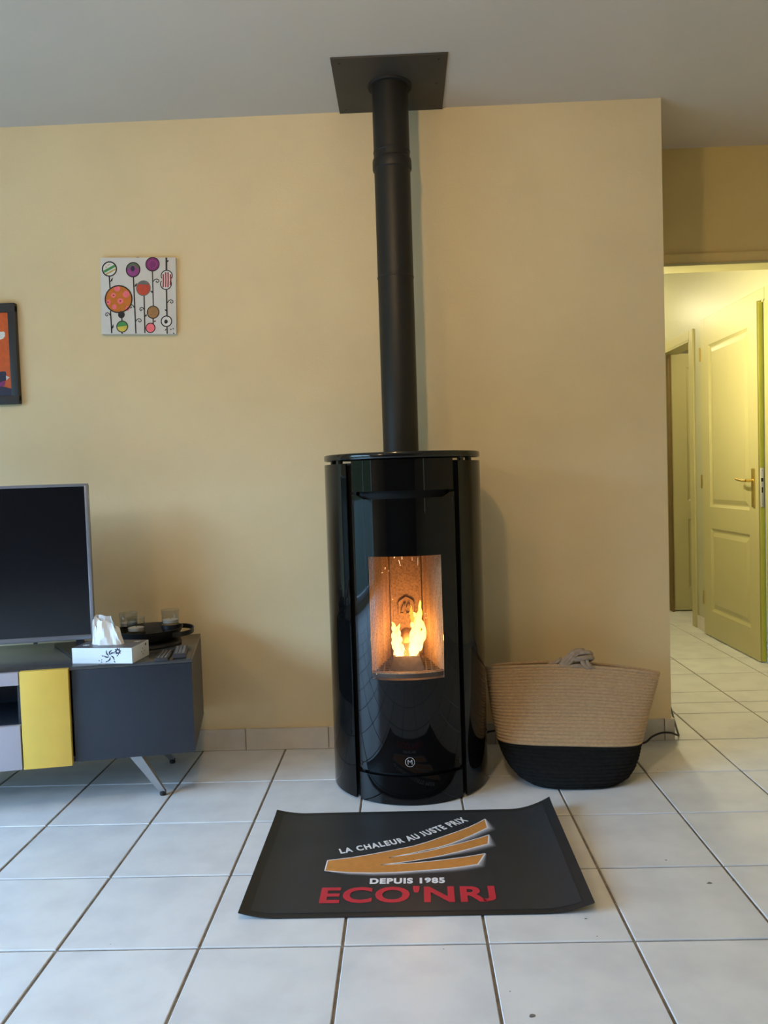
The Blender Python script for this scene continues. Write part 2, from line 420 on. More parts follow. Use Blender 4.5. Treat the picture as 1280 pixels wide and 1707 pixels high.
# corridor right wall x=XH with two doorways; side rooms behind it
D1 = (2.50, 3.335, 1.965); D2 = (3.605, 4.235, 1.94)
w = MB()
w.box(XH, XH+0.10, YL+0.10, D1[0], -0.05, H); w.box(XH, XH+0.10, D1[0], D1[1], D1[2], H)
w.box(XH, XH+0.10, D1[1], D2[0], -0.05, H); w.box(XH, XH+0.10, D2[0], D2[1], D2[2], H); w.box(XH, XH+0.10, D2[1], 4.95, -0.05, H)
struct(w.build('wall_corridor_right', M['hall']))
wallbox('wall_corridor_end', XC-0.12, 4.4, 4.95, 5.05, -0.05, H, 'hall')
wallbox('wall_side_room', 4.3, 4.4, YL, 4.95, -0.05, H, 'hall')
wallbox('wall_partition', XH+0.10, 4.3, 3.42, 3.50, -0.05, H, 'hall')
wallbox('ground_outside', -40, -2.99, -25, 25, -0.3, -0.12, 'lawn')
wallbox('ground_beside', 3.51, 40, -25, 1.8, -0.3, -0.12, 'lawn')

# ---- floor
fl = struct(MB().box(-2.98, 4.4, -7.1, 5.05, -0.06, -0.0035).build('floor', M['grout']))
G = 0.0072
def tile_mb(w_, d_, b=0.0016):
    """tile slab centred on its origin, softened top edge"""
    mb = MB(); x, y = w_/2, d_/2
    lv = [(x, y, -0.012), (x, y, -b*0.9), (x-b, y-b, 0)]
    vs = [(sx_*a, sy_*c, z) for a, c, z in lv for sx_, sy_ in ((-1, -1), (1, -1), (1, 1), (-1, 1))]
    fs = [(8, 9, 10, 11)]
    for k in range(2):
        for i in range(4):
            j = (i+1) % 4; fs.append((k*4+i, k*4+j, k*4+4+j, k*4+4+i))
    return mb.add(vs, fs)
full = None
stuffm = MB()
def put_tile(x0, x1, y0, y1, single=True):
    global full
    if x1-x0 < 0.03 or y1-y0 < 0.02: return
    w_, d_ = x1-x0-G, y1-y0-G; c = ((x0+x1)/2, (y0+y1)/2, random.uniform(-0.0004, 0.0))
    if not single:
        t = tile_mb(w_, d_); t.move(lambda x, y, z: (x+c[0], y+c[1], z)); stuffm.add(t.v, t.f); return
    if abs(w_-(S-G)) < 1e-4 and abs(d_-(S-G)) < 1e-4:
        if full is None:
            full = tile_mb(w_, d_).build('tile', M['tile'], fl, loc=c); o = full
        else:
            o = bpy.data.objects.new('tile', full.data); COL.objects.link(o); o.parent = fl; o.location = c
    else:
        o = tile_mb(w_, d_).build('tile', M['tile'], fl, loc=c)
    o.rotation_euler = (random.uniform(-.0012, .0012), random.uniform(-.0012, .0012), 0)
for r in range(-21, 15):
    for c in range(-9, 13):
        x0, x1, y0, y1 = c*S, (c+1)*S, r*S, (r+1)*S
        x0 = max(x0, -2.88)
        if y0 < YW-0.1 and y1 < YW+0.01:
            if x1 > 3.4: x1 = 3.4
            put_tile(x0, x1, y0, y1, single=(r >= -1 and -3 <= c <= 7))
        else:
            if x1 < XC+0.03: continue
            x0 = max(x0, XC-0.03)
            if y1 > 4.95: y1 = 4.95
            vis = c <= 9
            if y0 < YL < y1:                      # cut at the threshold of the corridor
                put_tile(x0, min(x1, 3.4), y0, YL, vis); put_tile(x0, min(x1, 4.3), YL, y1, vis)
            else:
                if y1 <= YL: x1 = min(x1, 3.4)
                put_tile(x0, min(x1, 4.3), y0, y1, vis)
o = stuffm.build('tile_field', M['tile'], fl); o['kind'] = 'stuff'
# chips and specks in the glaze
ch = MB()
for x, y, r_ in ((x, y, q*(0.55 if q < .008 else .8)) for x, y, q in ((1.064, -0.245, 0.008), (1.247, 0.092, 0.006), (1.256, 0.02, 0.004), (1.53, 0.37, 0.006), (1.60, 0.245, 0.009), (1.665, 0.255, 0.005), (0.9, -0.02, 0.004), (0.26, 1.12, 0.004), (1.72, 1.03, 0.004), (2.02, 1.06, 0.004), (0.12, 0.02, 0.003), (-0.23, 0.18, 0.003), (1.03, -0.17, 0.004))):
    n_ = 9; ch.add([(x+r_*random.uniform(.6, 1.3)*math.cos(2*PI*i/n_), y+r_*random.uniform(.5, 1.0)*math.sin(2*PI*i/n_), 0.0004) for i in range(n_)], [list(range(n_))])
o = ch.build('glaze_chips', M['chip'], fl); o['kind'] = 'stuff'

# ---- baseboards of tile pieces
def baseboard(name, pieces, axis, pos, sgn, h=0.086):
    root = sroot(name)
    for a, b in pieces:
        if axis == 'x': mb = MB().box(a+0.0012, b-0.0012, pos, pos+sgn*0.010, 0.001, h, 0.0015)
        else: mb = MB().box(pos, pos+sgn*0.010, a+0.0012, b-0.0012, 0.001, h, 0.0015)
        mb.build('tile', M['basetile'], root, 30)
    MB().box(*( (pieces[0][0], pieces[-1][1], min(pos, pos+sgn*0.004), max(pos, pos+sgn*0.004)) if axis == 'x' else (min(pos, pos+sgn*0.004), max(pos, pos+sgn*0.004), pieces[0][0], pieces[-1][1])), 0.0, h-0.002).build('grout_bed', M['grout'], root)
js = [0.175+S*i for i in range(-9, 6)]+[1.885]
baseboard('baseboard_back', list(zip(js[:-1], js[1:])), 'x', YW, -1)
baseboard('baseboard_corner', [(YW+.001, YW+.30), (YW+.30, YL)], 'y', XC, 1)
baseboard('baseboard_corridor', [(D1[1]+0.055, D2[0]-0.075)], 'y', XH, -1)
baseboard('baseboard_corridor_near', [(YL+0.15, YL+0.40), (YL+0.40, D1[0]-0.07)], 'y', XH, -1)

# ---- casing round the corridor opening
t = sroot('trim_1')
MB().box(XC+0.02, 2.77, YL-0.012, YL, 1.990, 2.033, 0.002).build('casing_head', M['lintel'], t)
MB().box(XC+0.02, 2.77, YL-0.018, YL+0.11, 1.978, 1.990, 0.003).build('casing_lip', M['doorpaint'], t)
MB().box(2.71, 2.77, YL-0.014, YL+0.11, 0, 1.978, 0.003).build('casing_post', M['doorpaint'], t)

# ---- doors
def door_leaf_mb(w_, h_, t_, panels):
    """leaf in x 0..w, thickness y 0..t (front at y=0), z 0..h; panels=(x0,x1,z0,z1) moulded into both faces"""
    mb = MB()
    xs = sorted(set([0, w_]+[p_[0] for p_ in panels]+[p_[1] for p_ in panels]))
    zs = sorted(set([0, h_]+[p_[2] for p_ in panels]+[p_[3] for p_ in panels]))
    for yy, sg in ((0, 1), (t_, -1)):
        for i in range(len(xs)-1):
            for k in range(len(zs)-1):
                if any(abs(xs[i]-p_[0]) < 1e-6 and abs(zs[k]-p_[2]) < 1e-6 for p_ in panels): continue
                mb.add([(xs[i], yy, zs[k]), (xs[i+1], yy, zs[k]), (xs[i+1], yy, zs[k+1]), (xs[i], yy, zs[k+1])], [(0, 1, 2, 3)])
        for x0, x1, z0, z1 in panels:
            prof = [(0, 0), (0.004, 0.003), (0.016, 0.010), (0.024, 0.010), (0.050, 0.002), (0.054, 0.002)]
            vs = []
            for ins, d in prof:
                y = yy+sg*d
                vs += [(x0+ins, y, z0+ins), (x1-ins, y, z0+ins), (x1-ins, y, z1-ins), (x0+ins, y, z1-ins)]
            fs = []
            for q in range(len(prof)-1):
                for i in range(4):
                    j = (i+1) % 4; fs.append((q*4+i, q*4+j, q*4+4+j, q*4+4+i))
            q = (len(prof)-1)*4; fs.append((q, q+1, q+2, q+3)); mb.add(vs, fs)
    return mb
def edge_faces(mb, w_, h_, t_):
    return mb.add([(0, 0, 0), (0, t_, 0), (0, t_, h_), (0, 0, h_), (w_, 0, 0), (w_, t_, 0), (w_, t_, h_), (w_, 0, h_)],
                  [(0, 3, 2, 1), (4, 5, 6, 7), (0, 1, 5, 4), (3, 7, 6, 2)])
def casing(root, y0, y1, ztop, cw=0.062, m='doorpaint'):
    for k, (a, b) in enumerate(((y0-cw, y0), (y1, y1+cw))):
        MB().box(XH-0.013, XH, a, b, 0, ztop+cw, 0.003).build('casing', M[m], root)
    MB().box(XH-0.0135, XH, y0, y1, ztop, ztop+cw, 0.003).build('casing', M[m], root)
    MB().box(XH-0.012, XH+0.11, y0, y0+0.012, 0, ztop).box(XH-0.012, XH+0.11, y1-0.012, y1, 0, ztop).box(XH-0.012, XH+0.11, y0, y1, ztop-0.012, ztop).build('jamb', M[m], root)
# near door: leaf almost closed against the corridor wall, hinged at its far side
d1 = sroot('door_1')
d1.location = (0, 0, 0)
casing(d1, D1[0], D1[1], D1[2])
LW, LH, LT = 0.795, 1.955, 0.036
lf = edge_faces(door_leaf_mb(LW, LH, LT, [(0.115, 0.675, 0.165, 0.69), (0.115, 0.675, 0.825, 1.835)]), LW, LH, LT)
# local x runs from free edge (y=2.537) to hinge (y=3.332): rotate so that x->+y and front faces -x
leaf = lf.build('door_leaf', M['doorpaint'], d1)
leaf.matrix_local = Matrix.Translation((2.762, 2.537, 0.006)) @ Matrix.Rotation(R(90), 4, 'Z') @ Matrix.Scale(-1, 4, (0, 1, 0))
def on_leaf(mb, name, m, parent, smooth=30): return mb.build(name, m, parent, smooth)
# lock edge: strip in a brighter green than the leaf, and lock plate
on_leaf(MB().box(-0.0015, 0, 0.008, LT-0.004, 0.0, 0.845).box(-0.0015, 0, 0.008, LT-0.004, 1.062, LH-0.004), 'edge_strip', M['dooredge'], leaf)['label'] = 'lime green door edge strip'
lp = MB().use(M['card']).box(-0.003, 0, 0.010, LT-0.008, 0.848, 1.060, 0.001)
lp.use(M['rubber']).box(-0.0036, -0.0028, 0.013, LT-0.012, 0.985, 1.005).box(-0.0036, -0.0028, 0.015, LT-0.014, 0.925, 0.955).box(-0.0036, -0.0028, 0.018, LT-0.016, 1.044, 1.049).box(-0.0036, -0.0028, 0.018, LT-0.016, 0.862, 0.867)
on_leaf(lp, 'lock_plate', M['card'], leaf)
h_ = MB().box(0.040, 0.072, -0.009, 0, 0.846, 1.058, 0.004)
h_.tube([(0.056, -0.005, 0.992), (0.056, -0.045, 0.992)], 0.008, 10)
h_.tube(catmull([(0.056, -0.045, 0.992), (0.085, -0.050, 0.993), (0.13, -0.047, 0.996), (0.175, -0.045, 1.002)]), 0.008, 10)
h_.tube([(0.056, -0.012, 0.90), (0.056, -0.008, 0.90)], 0.005, 8)
on_leaf(h_, 'lever_handle', M['brass'], leaf)
for z in (0.19, 0.94, 1.75):
    on_leaf(MB().lathe([(0.006, 0), (0.006, 0.085)], LW+0.006, -0.002, 10, cz=z), 'hinge', M['brass'], leaf)
# far doorway: leaf standing open at a right angle in the side room
d2 = sroot('door_2')
casing(d2, D2[0], D2[1], D2[2])
lf = edge_faces(door_leaf_mb(0.72, 1.925, 0.036, [(0.115, 0.605, 0.165, 0.69), (0.115, 0.605, 0.825, 1.825)]), 0.72, 1.925, 0.036)
leaf2 = lf.build('door_leaf', M['doorpaint'], d2)
leaf2.location = (2.857, 4.185, 0.008)
for z in (0.19, 0.94, 1.65):
    MB().lathe([(0.006, 0), (0.006, 0.085)], -0.010, 0.008, 10, cz=z).build('hinge', M['darkbrown'], leaf2, 30)
MB().box(2.838, 2.853, 4.16, 4.222, 0, 1.925).build('jamb_seal', M['darkbrown'], d2)

# ================================================================== STOVE
SX, SY = 0.837, 1.030
st = thing('pellet_stove', 'tall round glossy black pellet stove with a glass fire window', 'stove', (SX, SY, 0))
RS = 0.275
# inner body and recesses
b = MB(); b.shell(0.245, 0.250, 38.0, 322.0, 0.012, 1.128, 60)
b.shell(0.225, 0.238, -60, -33, 0.04, 1.12, 12); b.shell(0.225, 0.238, 33, 60, 0.04, 1.12, 12)
b.shell(0.225, 0.238, -33, 33, 0.87, 1.12, 16); b.shell(0.225, 0.238, -33, 33, 0.04, 0.395, 16)
b.lathe([(0.250, 0.004), (0.250, 0.020)], n=72); b.lathe([(0.249, 1.115), (0.249, 1.126)], n=72)
b.build('body', M['recess'], st, 30)
for sg in (-1, 1):
    a0, a1 = sorted((sg*42.3, sg*150))
    MB().shell(RS-0.006, RS, a0, a1, 0.006, 1.126, 60).build('side_panel', M['gloss'], st, 35)
MB().shell(0.262, RS, 151.5, 208.5, 0.006, 1.126, 24).build('rear_panel', M['pipe'], st, 35)
# lid on small spacers
MB().lathe([(RS-0.006, 1.1375), (RS-0.001, 1.1390), (RS, 1.142), (RS, 1.155), (RS-0.002, 1.1580), (RS-0.006, 1.159)], n=120).build('lid', M['lidglass'], st, 40)
for a in (-66, -55, 50, 62, 150, 210):
    t_ = R(a); x, y = 0.255*math.sin(t_), -0.255*math.cos(t_)
    MB().lathe([(0.011, 1.120), (0.011, 1.1385)], x, y, 12).build('spacer', M['lidglass'], st, 30)
# front column
MB().shell(0.258, 0.268, -38.6, 38.6, 1.032, 1.1345, 40).build('top_panel', M['gloss'], st, 35)
def dtop(a):
    q = abs(a); return 1.023 if q > 35.2 else (1.007 if q < 28.5 else 1.007+(q-28.5)/6.7*0.016)
door = MB().shell(0.2645, 0.268, -39.2, 39.2, lambda a: 0.107 if abs(a) < 37.6 else 0.112, dtop, 64, hole=(26.6, 0.4145, 0.8195)).build('door', M['gloss'], st, 35)
pn = MB(); n_ = 26
pn.add([(0.2665*math.sin(R(-26.6+53.2*i/n_)), -0.2665*math.cos(R(-26.6+53.2*i/n_)), z) for z in (0.4145, 0.8195) for i in range(n_+1)], [(i, i+1, n_+2+i, n_+1+i) for i in range(n_)])
pn.build('window_pane', M['pane'], door, 35)
for sg in (-1, 1):
    t_ = R(sg*37.4)
    MB().lathe([(0.0035, 0.120), (0.0035, 0.135)], 0.2665*math.sin(t_), -0.2665*math.cos(t_), 8).build('hinge_pin', M['recess'], door, 30)
    MB().lathe([(0.003, 0.992), (0.003, 1.006)], 0.2670*math.sin(t_), -0.2670*math.cos(t_), 8).build('hinge_pin', M['recess'], door, 30)
MB().shell(0.256, 0.2705, -39.2, 39.2, 0.003, 0.0965, 40).build('kick_panel', M['gloss'], st, 35)
# grey round badge with the letter M on the door
bd = MB(); r_ = 0.2688
def wrap(x, z, d=0): # flat (x,z) onto the door cylinder
    t_ = x/r_; return ((r_+d)*math.sin(t_), -(r_+d)*math.cos(t_), z)
def ring(mb, cx_, cz_, ra, rb, n=36):
    vs = []; fs = []
    for i in range(n):
        t_ = 2*PI*i/n
        for q in (ra, rb): vs.append(wrap(cx_+q*math.cos(t_), cz_+q*math.sin(t_)))
    for i in range(n):
        j = (i+1) % n; fs.append((2*i, 2*i+1, 2*j+1, 2*j))
    mb.add(vs, fs)
ring(bd, -0.003, 0.1455, 0.0145, 0.0158)
tv, tf = text_geo('M', -0.012)
xs = [q[0] for q in tv]; ys = [q[1] for q in tv]
bd.add([wrap(-0.003+((x-min(xs))/(max(xs)-min(xs))-0.5)*0.0150, 0.1455+((y-min(ys))/(max(ys)-min(ys))-0.5)*0.0150) for x, y in tv], tf)
bd.build('badge', M['logo'], door)['label'] = 'grey round M badge on the door'
# firebox
fb = MB(); hw, bw, yf, yb, z0, z1 = 0.1225, 0.058, -0.2335, 0.065, 0.432, 0.86
fb.add([(-bw, yb, z0-.03), (bw, yb, z0-.03), (bw, yb, z1), (-bw, yb, z1)], [(0, 1, 2, 3)])
fb.add([(-bw, yb, z1), (bw, yb, z1), (hw, yf, z1), (-hw, yf, z1)], [(0, 1, 2, 3)])
fbo = fb.build('firebox', M['fire_wall'], st); fbo['label'] = 'orange lit cast firebox with ribbed sides'
for sg in (-1, 1):
    rb = MB(); pts = []; prof_ = []
    nr_ = 10
    for i in range(nr_):                          # square ribs, then a wide plain band, then two fine ribs
        t0 = 0.02+i*0.062
        prof_ += [(t0, 0), (t0+0.002, 0.010), (t0+0.030, 0.010), (t0+0.032, 0)]
    prof_ += [(0.70, 0), (0.71, 0.006), (0.76, 0.006), (0.77, 0), (0.86, 0), (0.88, 0.006), (0.93, 0.006), (0.95, 0)]
    prof_ = [(0, 0)]+prof_+[(1, 0)]; n_ = len(prof_)-1
    nx, ny = -(yb-yf), (bw-hw); L_ = math.hypot(nx, ny)
    for t_, d in prof_:
        x = hw+(bw-hw)*t_; y = yf+(yb-yf)*t_; pts.append(((x+d*1.5)*sg, y))
    vs = [(x, y, z) for z in (z0-.03, z1) for x, y in pts]
    rb.add(vs, [(i, i+1, n_+2+i, n_+1+i) for i in range(n_)])
    rb.build('ribbed_liner', M['fire_wall'], fbo)
# vertical baffles seen on the back plate sides
MB().box(-bw+0.001, -bw+0.010, yb-0.012, yb, z0, z1, 0.002).box(bw-0.010, bw-0.001, yb-0.012, yb, z0, z1, 0.002).build('baffle', M['fire_wall'], fbo, 30)
# house emblem in relief on the back plate (with an M shaped flame)
em = MB(); y0_ = yb-0.014
def seg(p_, q_, w_=0.0052):
    (ax, az), (bx, bz) = p_, q_; dx, dz = bx-ax, bz-az; L_ = math.hypot(dx, dz); nx, nz = -dz/L_*w_/2, dx/L_*w_/2
    em.prism([(ax+nx, az+nz), (bx+nx, bz+nz), (bx-nx, bz-nz), (ax-nx, az-nz)], 0, 0.0142, lambda x, y, z: (x, y0_+z, y))
ex, ez = 0.000, 0.578
for p_, q_ in (((-0.026, 0), (-0.026, 0.043)), ((-0.026, 0.043), (0, 0.060)), ((0, 0.060), (0.026, 0.043)), ((0.026, 0.043), (0.026, 0.0)), ((-0.026, 0), (-0.012, 0)), ((0.026, 0), (0.0, 0)),
               ((-0.017, 0.008), (-0.004, 0.040)), ((-0.004, 0.040), (-0.003, 0.012)), ((-0.003, 0.012), (0.010, 0.036)), ((0.010, 0.036), (0.014, 0.010))):
    seg((ex+p_[0], ez+p_[1]), (ex+q_[0], ez+q_[1]))
em.build('emblem', M['fire_wall'], fbo)
# floor grates, burn pot, retainer bar
gr = MB().box(-0.125, 0.125, yf+0.002, yb, 0.395, 0.400)
for sg in (-1, 1):
    for i in range(7):
        y = -0.205+i*0.030; xo = hw+(bw-hw)*((y-yf)/(yb-yf))-0.004
        gr.box(min(sg*0.05, sg*xo), max(sg*0.05, sg*xo), y, y+0.008, 0.424, 0.430)
    for q in (0.062, 0.080, 0.098):
        yq = yf+(yb-yf)*max(0, (hw-q-0.004))/(hw-bw); gr.box(sg*q-0.0025, sg*q+0.0025, -0.21, min(yq, 0.0), 0.424, 0.430)
gr.build('grate', M['pot'], fbo)
pot = MB()
PB, PT, cyp = (0.066, 0.055), (0.044, 0.040), -0.125
vs = [(x*PB[0]-0.003, cyp+y*PB[1], 0.405) for x, y in ((-1, -1), (1, -1), (1, 1), (-1, 1))]+[(x*PT[0]-0.003, cyp+y*PT[1], 0.470) for x, y in ((-1, -1), (1, -1), (1, 1), (-1, 1))]+[(x*(PT[0]-.006)-0.003, cyp+y*(PT[1]-.006), 0.470) for x, y in ((-1, -1), (1, -1), (1, 1), (-1, 1))]+[(x*(PT[0]-.010)-0.003, cyp+y*(PT[1]-.010), 0.440) for x, y in ((-1, -1), (1, -1), (1, 1), (-1, 1))]
fs = [(12, 13, 14, 15)]
for k_ in range(3):
    for i in range(4): fs.append((k_*4+i, k_*4+(i+1) % 4, k_*4+4+(i+1) % 4, k_*4+4+i))
pot.add(vs, fs); pot.build('burn_pot', M['pot'], fbo)
# pellet chute mouth behind the pot
cm = MB().tube([(-0.002, -0.068, 0.478), (-0.002, -0.02, 0.492), (-0.002, yb, 0.505)], 0.021, 20)
cm.build('pellet_chute', M['fire_wall'], fbo, 40)
MB().shell(0.2300, 0.2420, -30.5, 30.5, 0.4145, 0.4345, 20).build('retainer_bar', M['retainer'], fbo, 35)
MB().shell(0.240, 0.2465, -30, 30, 0.4300, 0.4330, 20).build('retainer_lip', M['fire_wall'], fbo, 35)

# fire: flames and sparks
fire = thing('pellet_fire', 'yellow white flames and flying sparks burning inside the stove window', 'fire', (SX-0.003, SY-0.125, 0.462))
def flame(pts, rs, flat=0.6, m='flame', seed=0):
    P = catmull(pts, 7); k = len(pts); rnd = random.Random(seed); ph = [rnd.uniform(0, 6) for _ in range(6)]
    rr = []; Q = []
    for i, p_ in enumerate(P):
        t_ = i/(len(P)-1)*(k-1); a = int(min(t_, k-2)); f_ = t_-a; r0 = rs[a]*(1-f_)+rs[a+1]*f_
        u = i/(len(P)-1); rr.append(max(0.0006, r0*(1+0.16*math.sin(17*u+ph[0])+0.10*math.sin(31*u+ph[1]))))
        Q.append(Vector((p_[0]+0.0022*math.sin(13*u+ph[2])*u+0.0012*math.sin(29*u+ph[3]), p_[1]+0.002*math.sin(11*u+ph[4]), p_[2])))
    mb = MB().tube(Q, 0.01, 18, rs=rr, flat=flat)
    return mb.build('flame', M[m], fire, 180)
# left tongue group
flame([(-0.020, 0, 0), (-0.030, 0, 0.030), (-0.036, 0, 0.062), (-0.038, 0, 0.085), (-0.042, 0, 0.104), (-0.044, 0, 0.121)], [0.019, 0.019, 0.014, 0.0125, 0.008, 0.001], seed=1)
flame([(-0.010, 0.004, 0), (-0.020, 0.004, 0.030), (-0.026, 0.004, 0.060), (-0.026, 0.004, 0.088), (-0.022, 0.004, 0.112)], [0.014, 0.012, 0.010, 0.007, 0.001], seed=2)
flame([(-0.034, 0.003, 0.018), (-0.044, 0.003, 0.038), (-0.046, 0.003, 0.058)], [0.010, 0.009, 0.001], seed=3)
flame([(0.0, 0.0, 0), (-0.007, 0.0, 0.014), (-0.014, 0, 0.034)], [0.010, 0.008, 0.001], seed=4)
# right tongue group, tallest
flame([(0.018, 0, 0), (0.028, 0, 0.035), (0.038, 0, 0.070), (0.040, 0, 0.105), (0.045, 0, 0.140), (0.050, 0, 0.168), (0.053, 0, 0.192)], [0.018, 0.021, 0.021, 0.015, 0.010, 0.006, 0.0008], seed=5)
flame([(0.018, 0.004, 0.03), (0.022, 0.004, 0.070), (0.028, 0.004, 0.105), (0.030, 0.004, 0.130), (0.028, 0.004, 0.152)], [0.010, 0.011, 0.011, 0.009, 0.001], seed=6)
flame([(0.030, 0.005, 0.10), (0.024, 0.005, 0.132), (0.019, 0.005, 0.150), (0.020, 0.005, 0.176)], [0.012, 0.009, 0.006, 0.0008], m='flame_tip', seed=7)
flame([(0.040, -0.003, 0.02), (0.054, -0.003, 0.055), (0.060, -0.003, 0.085), (0.057, -0.003, 0.112), (0.050, -0.003, 0.135)], [0.009, 0.011, 0.010, 0.007, 0.001], seed=8)
flame([(0.012, 0, 0), (0.012, 0, 0.025), (0.015, 0, 0.060), (0.013, 0, 0.082)], [0.010, 0.009, 0.006, 0.0008], seed=9)
flame([(0.002, -0.012, 0), (0.003, -0.014, 0.025), (0.010, -0.014, 0.056)], [0.008, 0.006, 0.001], m='flame_inner', seed=10)
flame([(-0.008, -0.012, 0), (-0.005, -0.012, 0.022), (0.001, -0.012, 0.046)], [0.006, 0.004, 0.001], m='flame_inner', seed=11)
def spark(x, z, dx, dz, y=-0.06, r=0.0010):
    MB().tube([(x, y, z), (x+dx, y, z+dz)], r, 5).build('spark', M['spark'], fire)
# (positions follow the streaks seen behind the pane)
for x, z, dx, dz, r_ in ((-0.032, 0.345, 0.002, 0.006, .0016), (-0.006, 0.340, 0.0, 0.010, .0010), (-0.012, 0.318, -0.005, 0.020, .0009), (-0.064, 0.308, 0.0015, 0.007, .0011), (-0.076, 0.297, 0.006, 0.0, .0009),
                     (0.046, 0.318, 0.001, 0.026, .0005), (-0.042, 0.205, 0.001, 0.003, .0016), (0.066, 0.155, 0.0005, 0.002, .0016), (0.068, 0.140, 0.0005, 0.002, .0014), (0.028, 0.335, 0, 0.012, .0005), (-0.052, 0.300, 0.001, 0.006, .0006)):
    spark(x, z, dx, dz, r=r_)
for x, z in ((-0.102, -0.036), (0.004, -0.041)):
    spark(x, z, 0.0008, 0.0012, y=-0.113 if abs(x) < .05 else -0.095, r=0.0013)

# flue pipe
PX_, PY_ = 0.8355, 1.145
fp = thing('flue_pipe', 'matte black flue pipe rising from the stove to a ceiling plate', 'pipe', (PX_, PY_, 1.1592))
zb_ = 1.1592
def lz(l): return [(r, z-zb_) for r, z in l]
RP = 0.0655
MB().lathe(lz([(RP, zb_), (RP, 1.802)]), n=64).build('pipe_section', M['pipe'], fp, 40)
MB().lathe(lz([(RP+.0002, 1.802), (RP+0.0016, 1.8035), (RP+0.0016, 1.808), (RP+.0003, 1.810)]), n=64).build('seam_ring', M['pipe'], fp, 30)
MB().lathe(lz([(RP, 1.810), (RP, 2.194)]), n=64).build('pipe_section', M['pipe'], fp, 40)
MB().lathe(lz([(RP+.0005, 2.188), (RP+.0045, 2.192), (RP+.0055, 2.196), (RP+.0055, 2.222), (RP+.0040, 2.229), (RP+.0005, 2.232)]), n=64).build('locking_collar', M['pipe'], fp, 30)
MB().lathe(lz([(RP, 2.232), (RP, 2.494)]), n=64).build('pipe_section', M['pipe'], fp, 40)
MB().lathe(lz([(RP+.0002, 2.252), (RP+0.0014, 2.254), (RP+0.0014, 2.259), (RP+.0002, 2.261)]), n=64).build('seam_ring', M['pipe'], fp, 30)
MB().lathe(lz([(RP, 2.4865), (0.0785, 2.4865), (0.0800, 2.4885), (0.0800, 2.4935)]), n=64).build('rosette_ring', M['recess'], fp, 40)
pl = MB().box(-0.199+SX-PX_, 0.199+SX-PX_, 0.944-PY_, 1.341-PY_, 2.4935-zb_, 2.4995-zb_, 0.0008).build('ceiling_plate', M['plate'], fp, 30)
for x, y in ((-0.17, -0.17), (0.17, -0.17), (-0.17, 0.165), (0.17, 0.165), (0.17, -0.005)):
    MB().lathe([(0.0001, 2.4915-zb_), (0.003, 2.492-zb_), (0.0035, 2.4935-zb_)], x, y, 10).build('screw', M['recess'], pl, 60)

# ================================================================== HEARTH MAT
MX0, MX1, MY0, MY1 = 0.402, 1.274, 0.113, 0.706
def mh(x, y):
    q = (y-MY0)/(MY1-MY0)
    rgt = max(0, (x-(MX1-0.13))/0.13)**2*(0.026+0.012*q)
    lft = max(0, ((MX0+0.10)-x)/0.10)**2*(0.016-0.002*q)
    bk = max(0, (y-(MY1-0.07))/0.07)**2*0.004
    return 0.0045+rgt+lft+bk
mt_ = thing('hearth_mat', 'black hearth mat with curled ends and orange swoosh logo in front of the stove', 'mat', (0.838, 0.41, 0))
def sheet(x0, x1, y0, y1, nx, ny, dz=0.0, th=0.0035):
    mb = MB(); vs = []; n1 = nx+1
    for k_ in (0, 1):
        for j in range(ny+1):
            for i in range(nx+1):
                x = x0+(x1-x0)*i/nx; y = y0+(y1-y0)*j/ny
                vs.append((x-0.838, y-0.41, mh(x, y)+dz-(th if k_ else 0)))
    N = n1*(ny+1); fs = []
    for j in range(ny):
        for i in range(nx):
            a = j*n1+i; fs.append((a, a+1, a+n1+1, a+n1)); fs.append((N+a, N+a+n1, N+a+n1+1, N+a+1))
    for i in range(nx):
        fs.append((i, i+1, N+i+1, N+i)); a = ny*n1+i; fs.append((a, a+1, N+a+1, N+a))
    for j in range(ny):
        a = j*n1; fs.append((a, a+n1, N+a+n1, N+a)); a += nx; fs.append((a, a+n1, N+a+n1, N+a))
    return mb.add(vs, fs)
BW = 0.026
sheet(MX0+BW, MX1-BW, MY0+BW*0.7, MY1-BW*0.7, 60, 24).build('mat_surface', M['mat'], mt_, 60)
bo = MB()
for a in ((MX0, MX0+BW, MY0, MY1, 6, 24), (MX1-BW, MX1, MY0, MY1, 6, 24), (MX0+BW, MX1-BW, MY0, MY0+BW*0.7, 60, 2), (MX0+BW, MX1-BW, MY1-BW*0.7, MY1, 60, 2)):
    q = sheet(*a, dz=-0.0012, th=0.0023); bo.add(q.v, q.f)
bo.build('mat_border', M['matedge'], mt_, 60)
b1 = [(0.595, 0.395), (0.661, 0.409), (0.722, 0.428), (0.784, 0.451), (0.839, 0.472), (0.882, 0.497), (0.926, 0.528), (0.971, 0.559), (1.008, 0.587), (1.037, 0.614), (1.062, 0.641), (1.063, 0.58), (1.013, 0.534), (0.978, 0.505), (0.945, 0.481), (0.914, 0.463), (0.88, 0.448), (0.838, 0.430), (0.768, 0.405)]
b2 = [(0.838, 0.424), (0.88, 0.439), (0.923, 0.459), (0.966, 0.479), (1.001, 0.497), (1.032, 0.514), (1.062, 0.533), (1.054, 0.476), (1.006, 0.452), (0.963, 0.431), (0.92, 0.412), (0.879, 0.397), (0.838, 0.384), (0.747, 0.364)]
b3 = [(0.838, 0.372), (0.878, 0.378), (0.919, 0.386), (0.981, 0.400), (1.039, 0.417), (1.013, 0.357), (0.976, 0.347), (0.936, 0.338), (0.885, 0.331), (0.837, 0.326), (0.786, 0.321), (0.727, 0.320), (0.659, 0.325), (0.593, 0.337)]
outline = b1+b2+b3
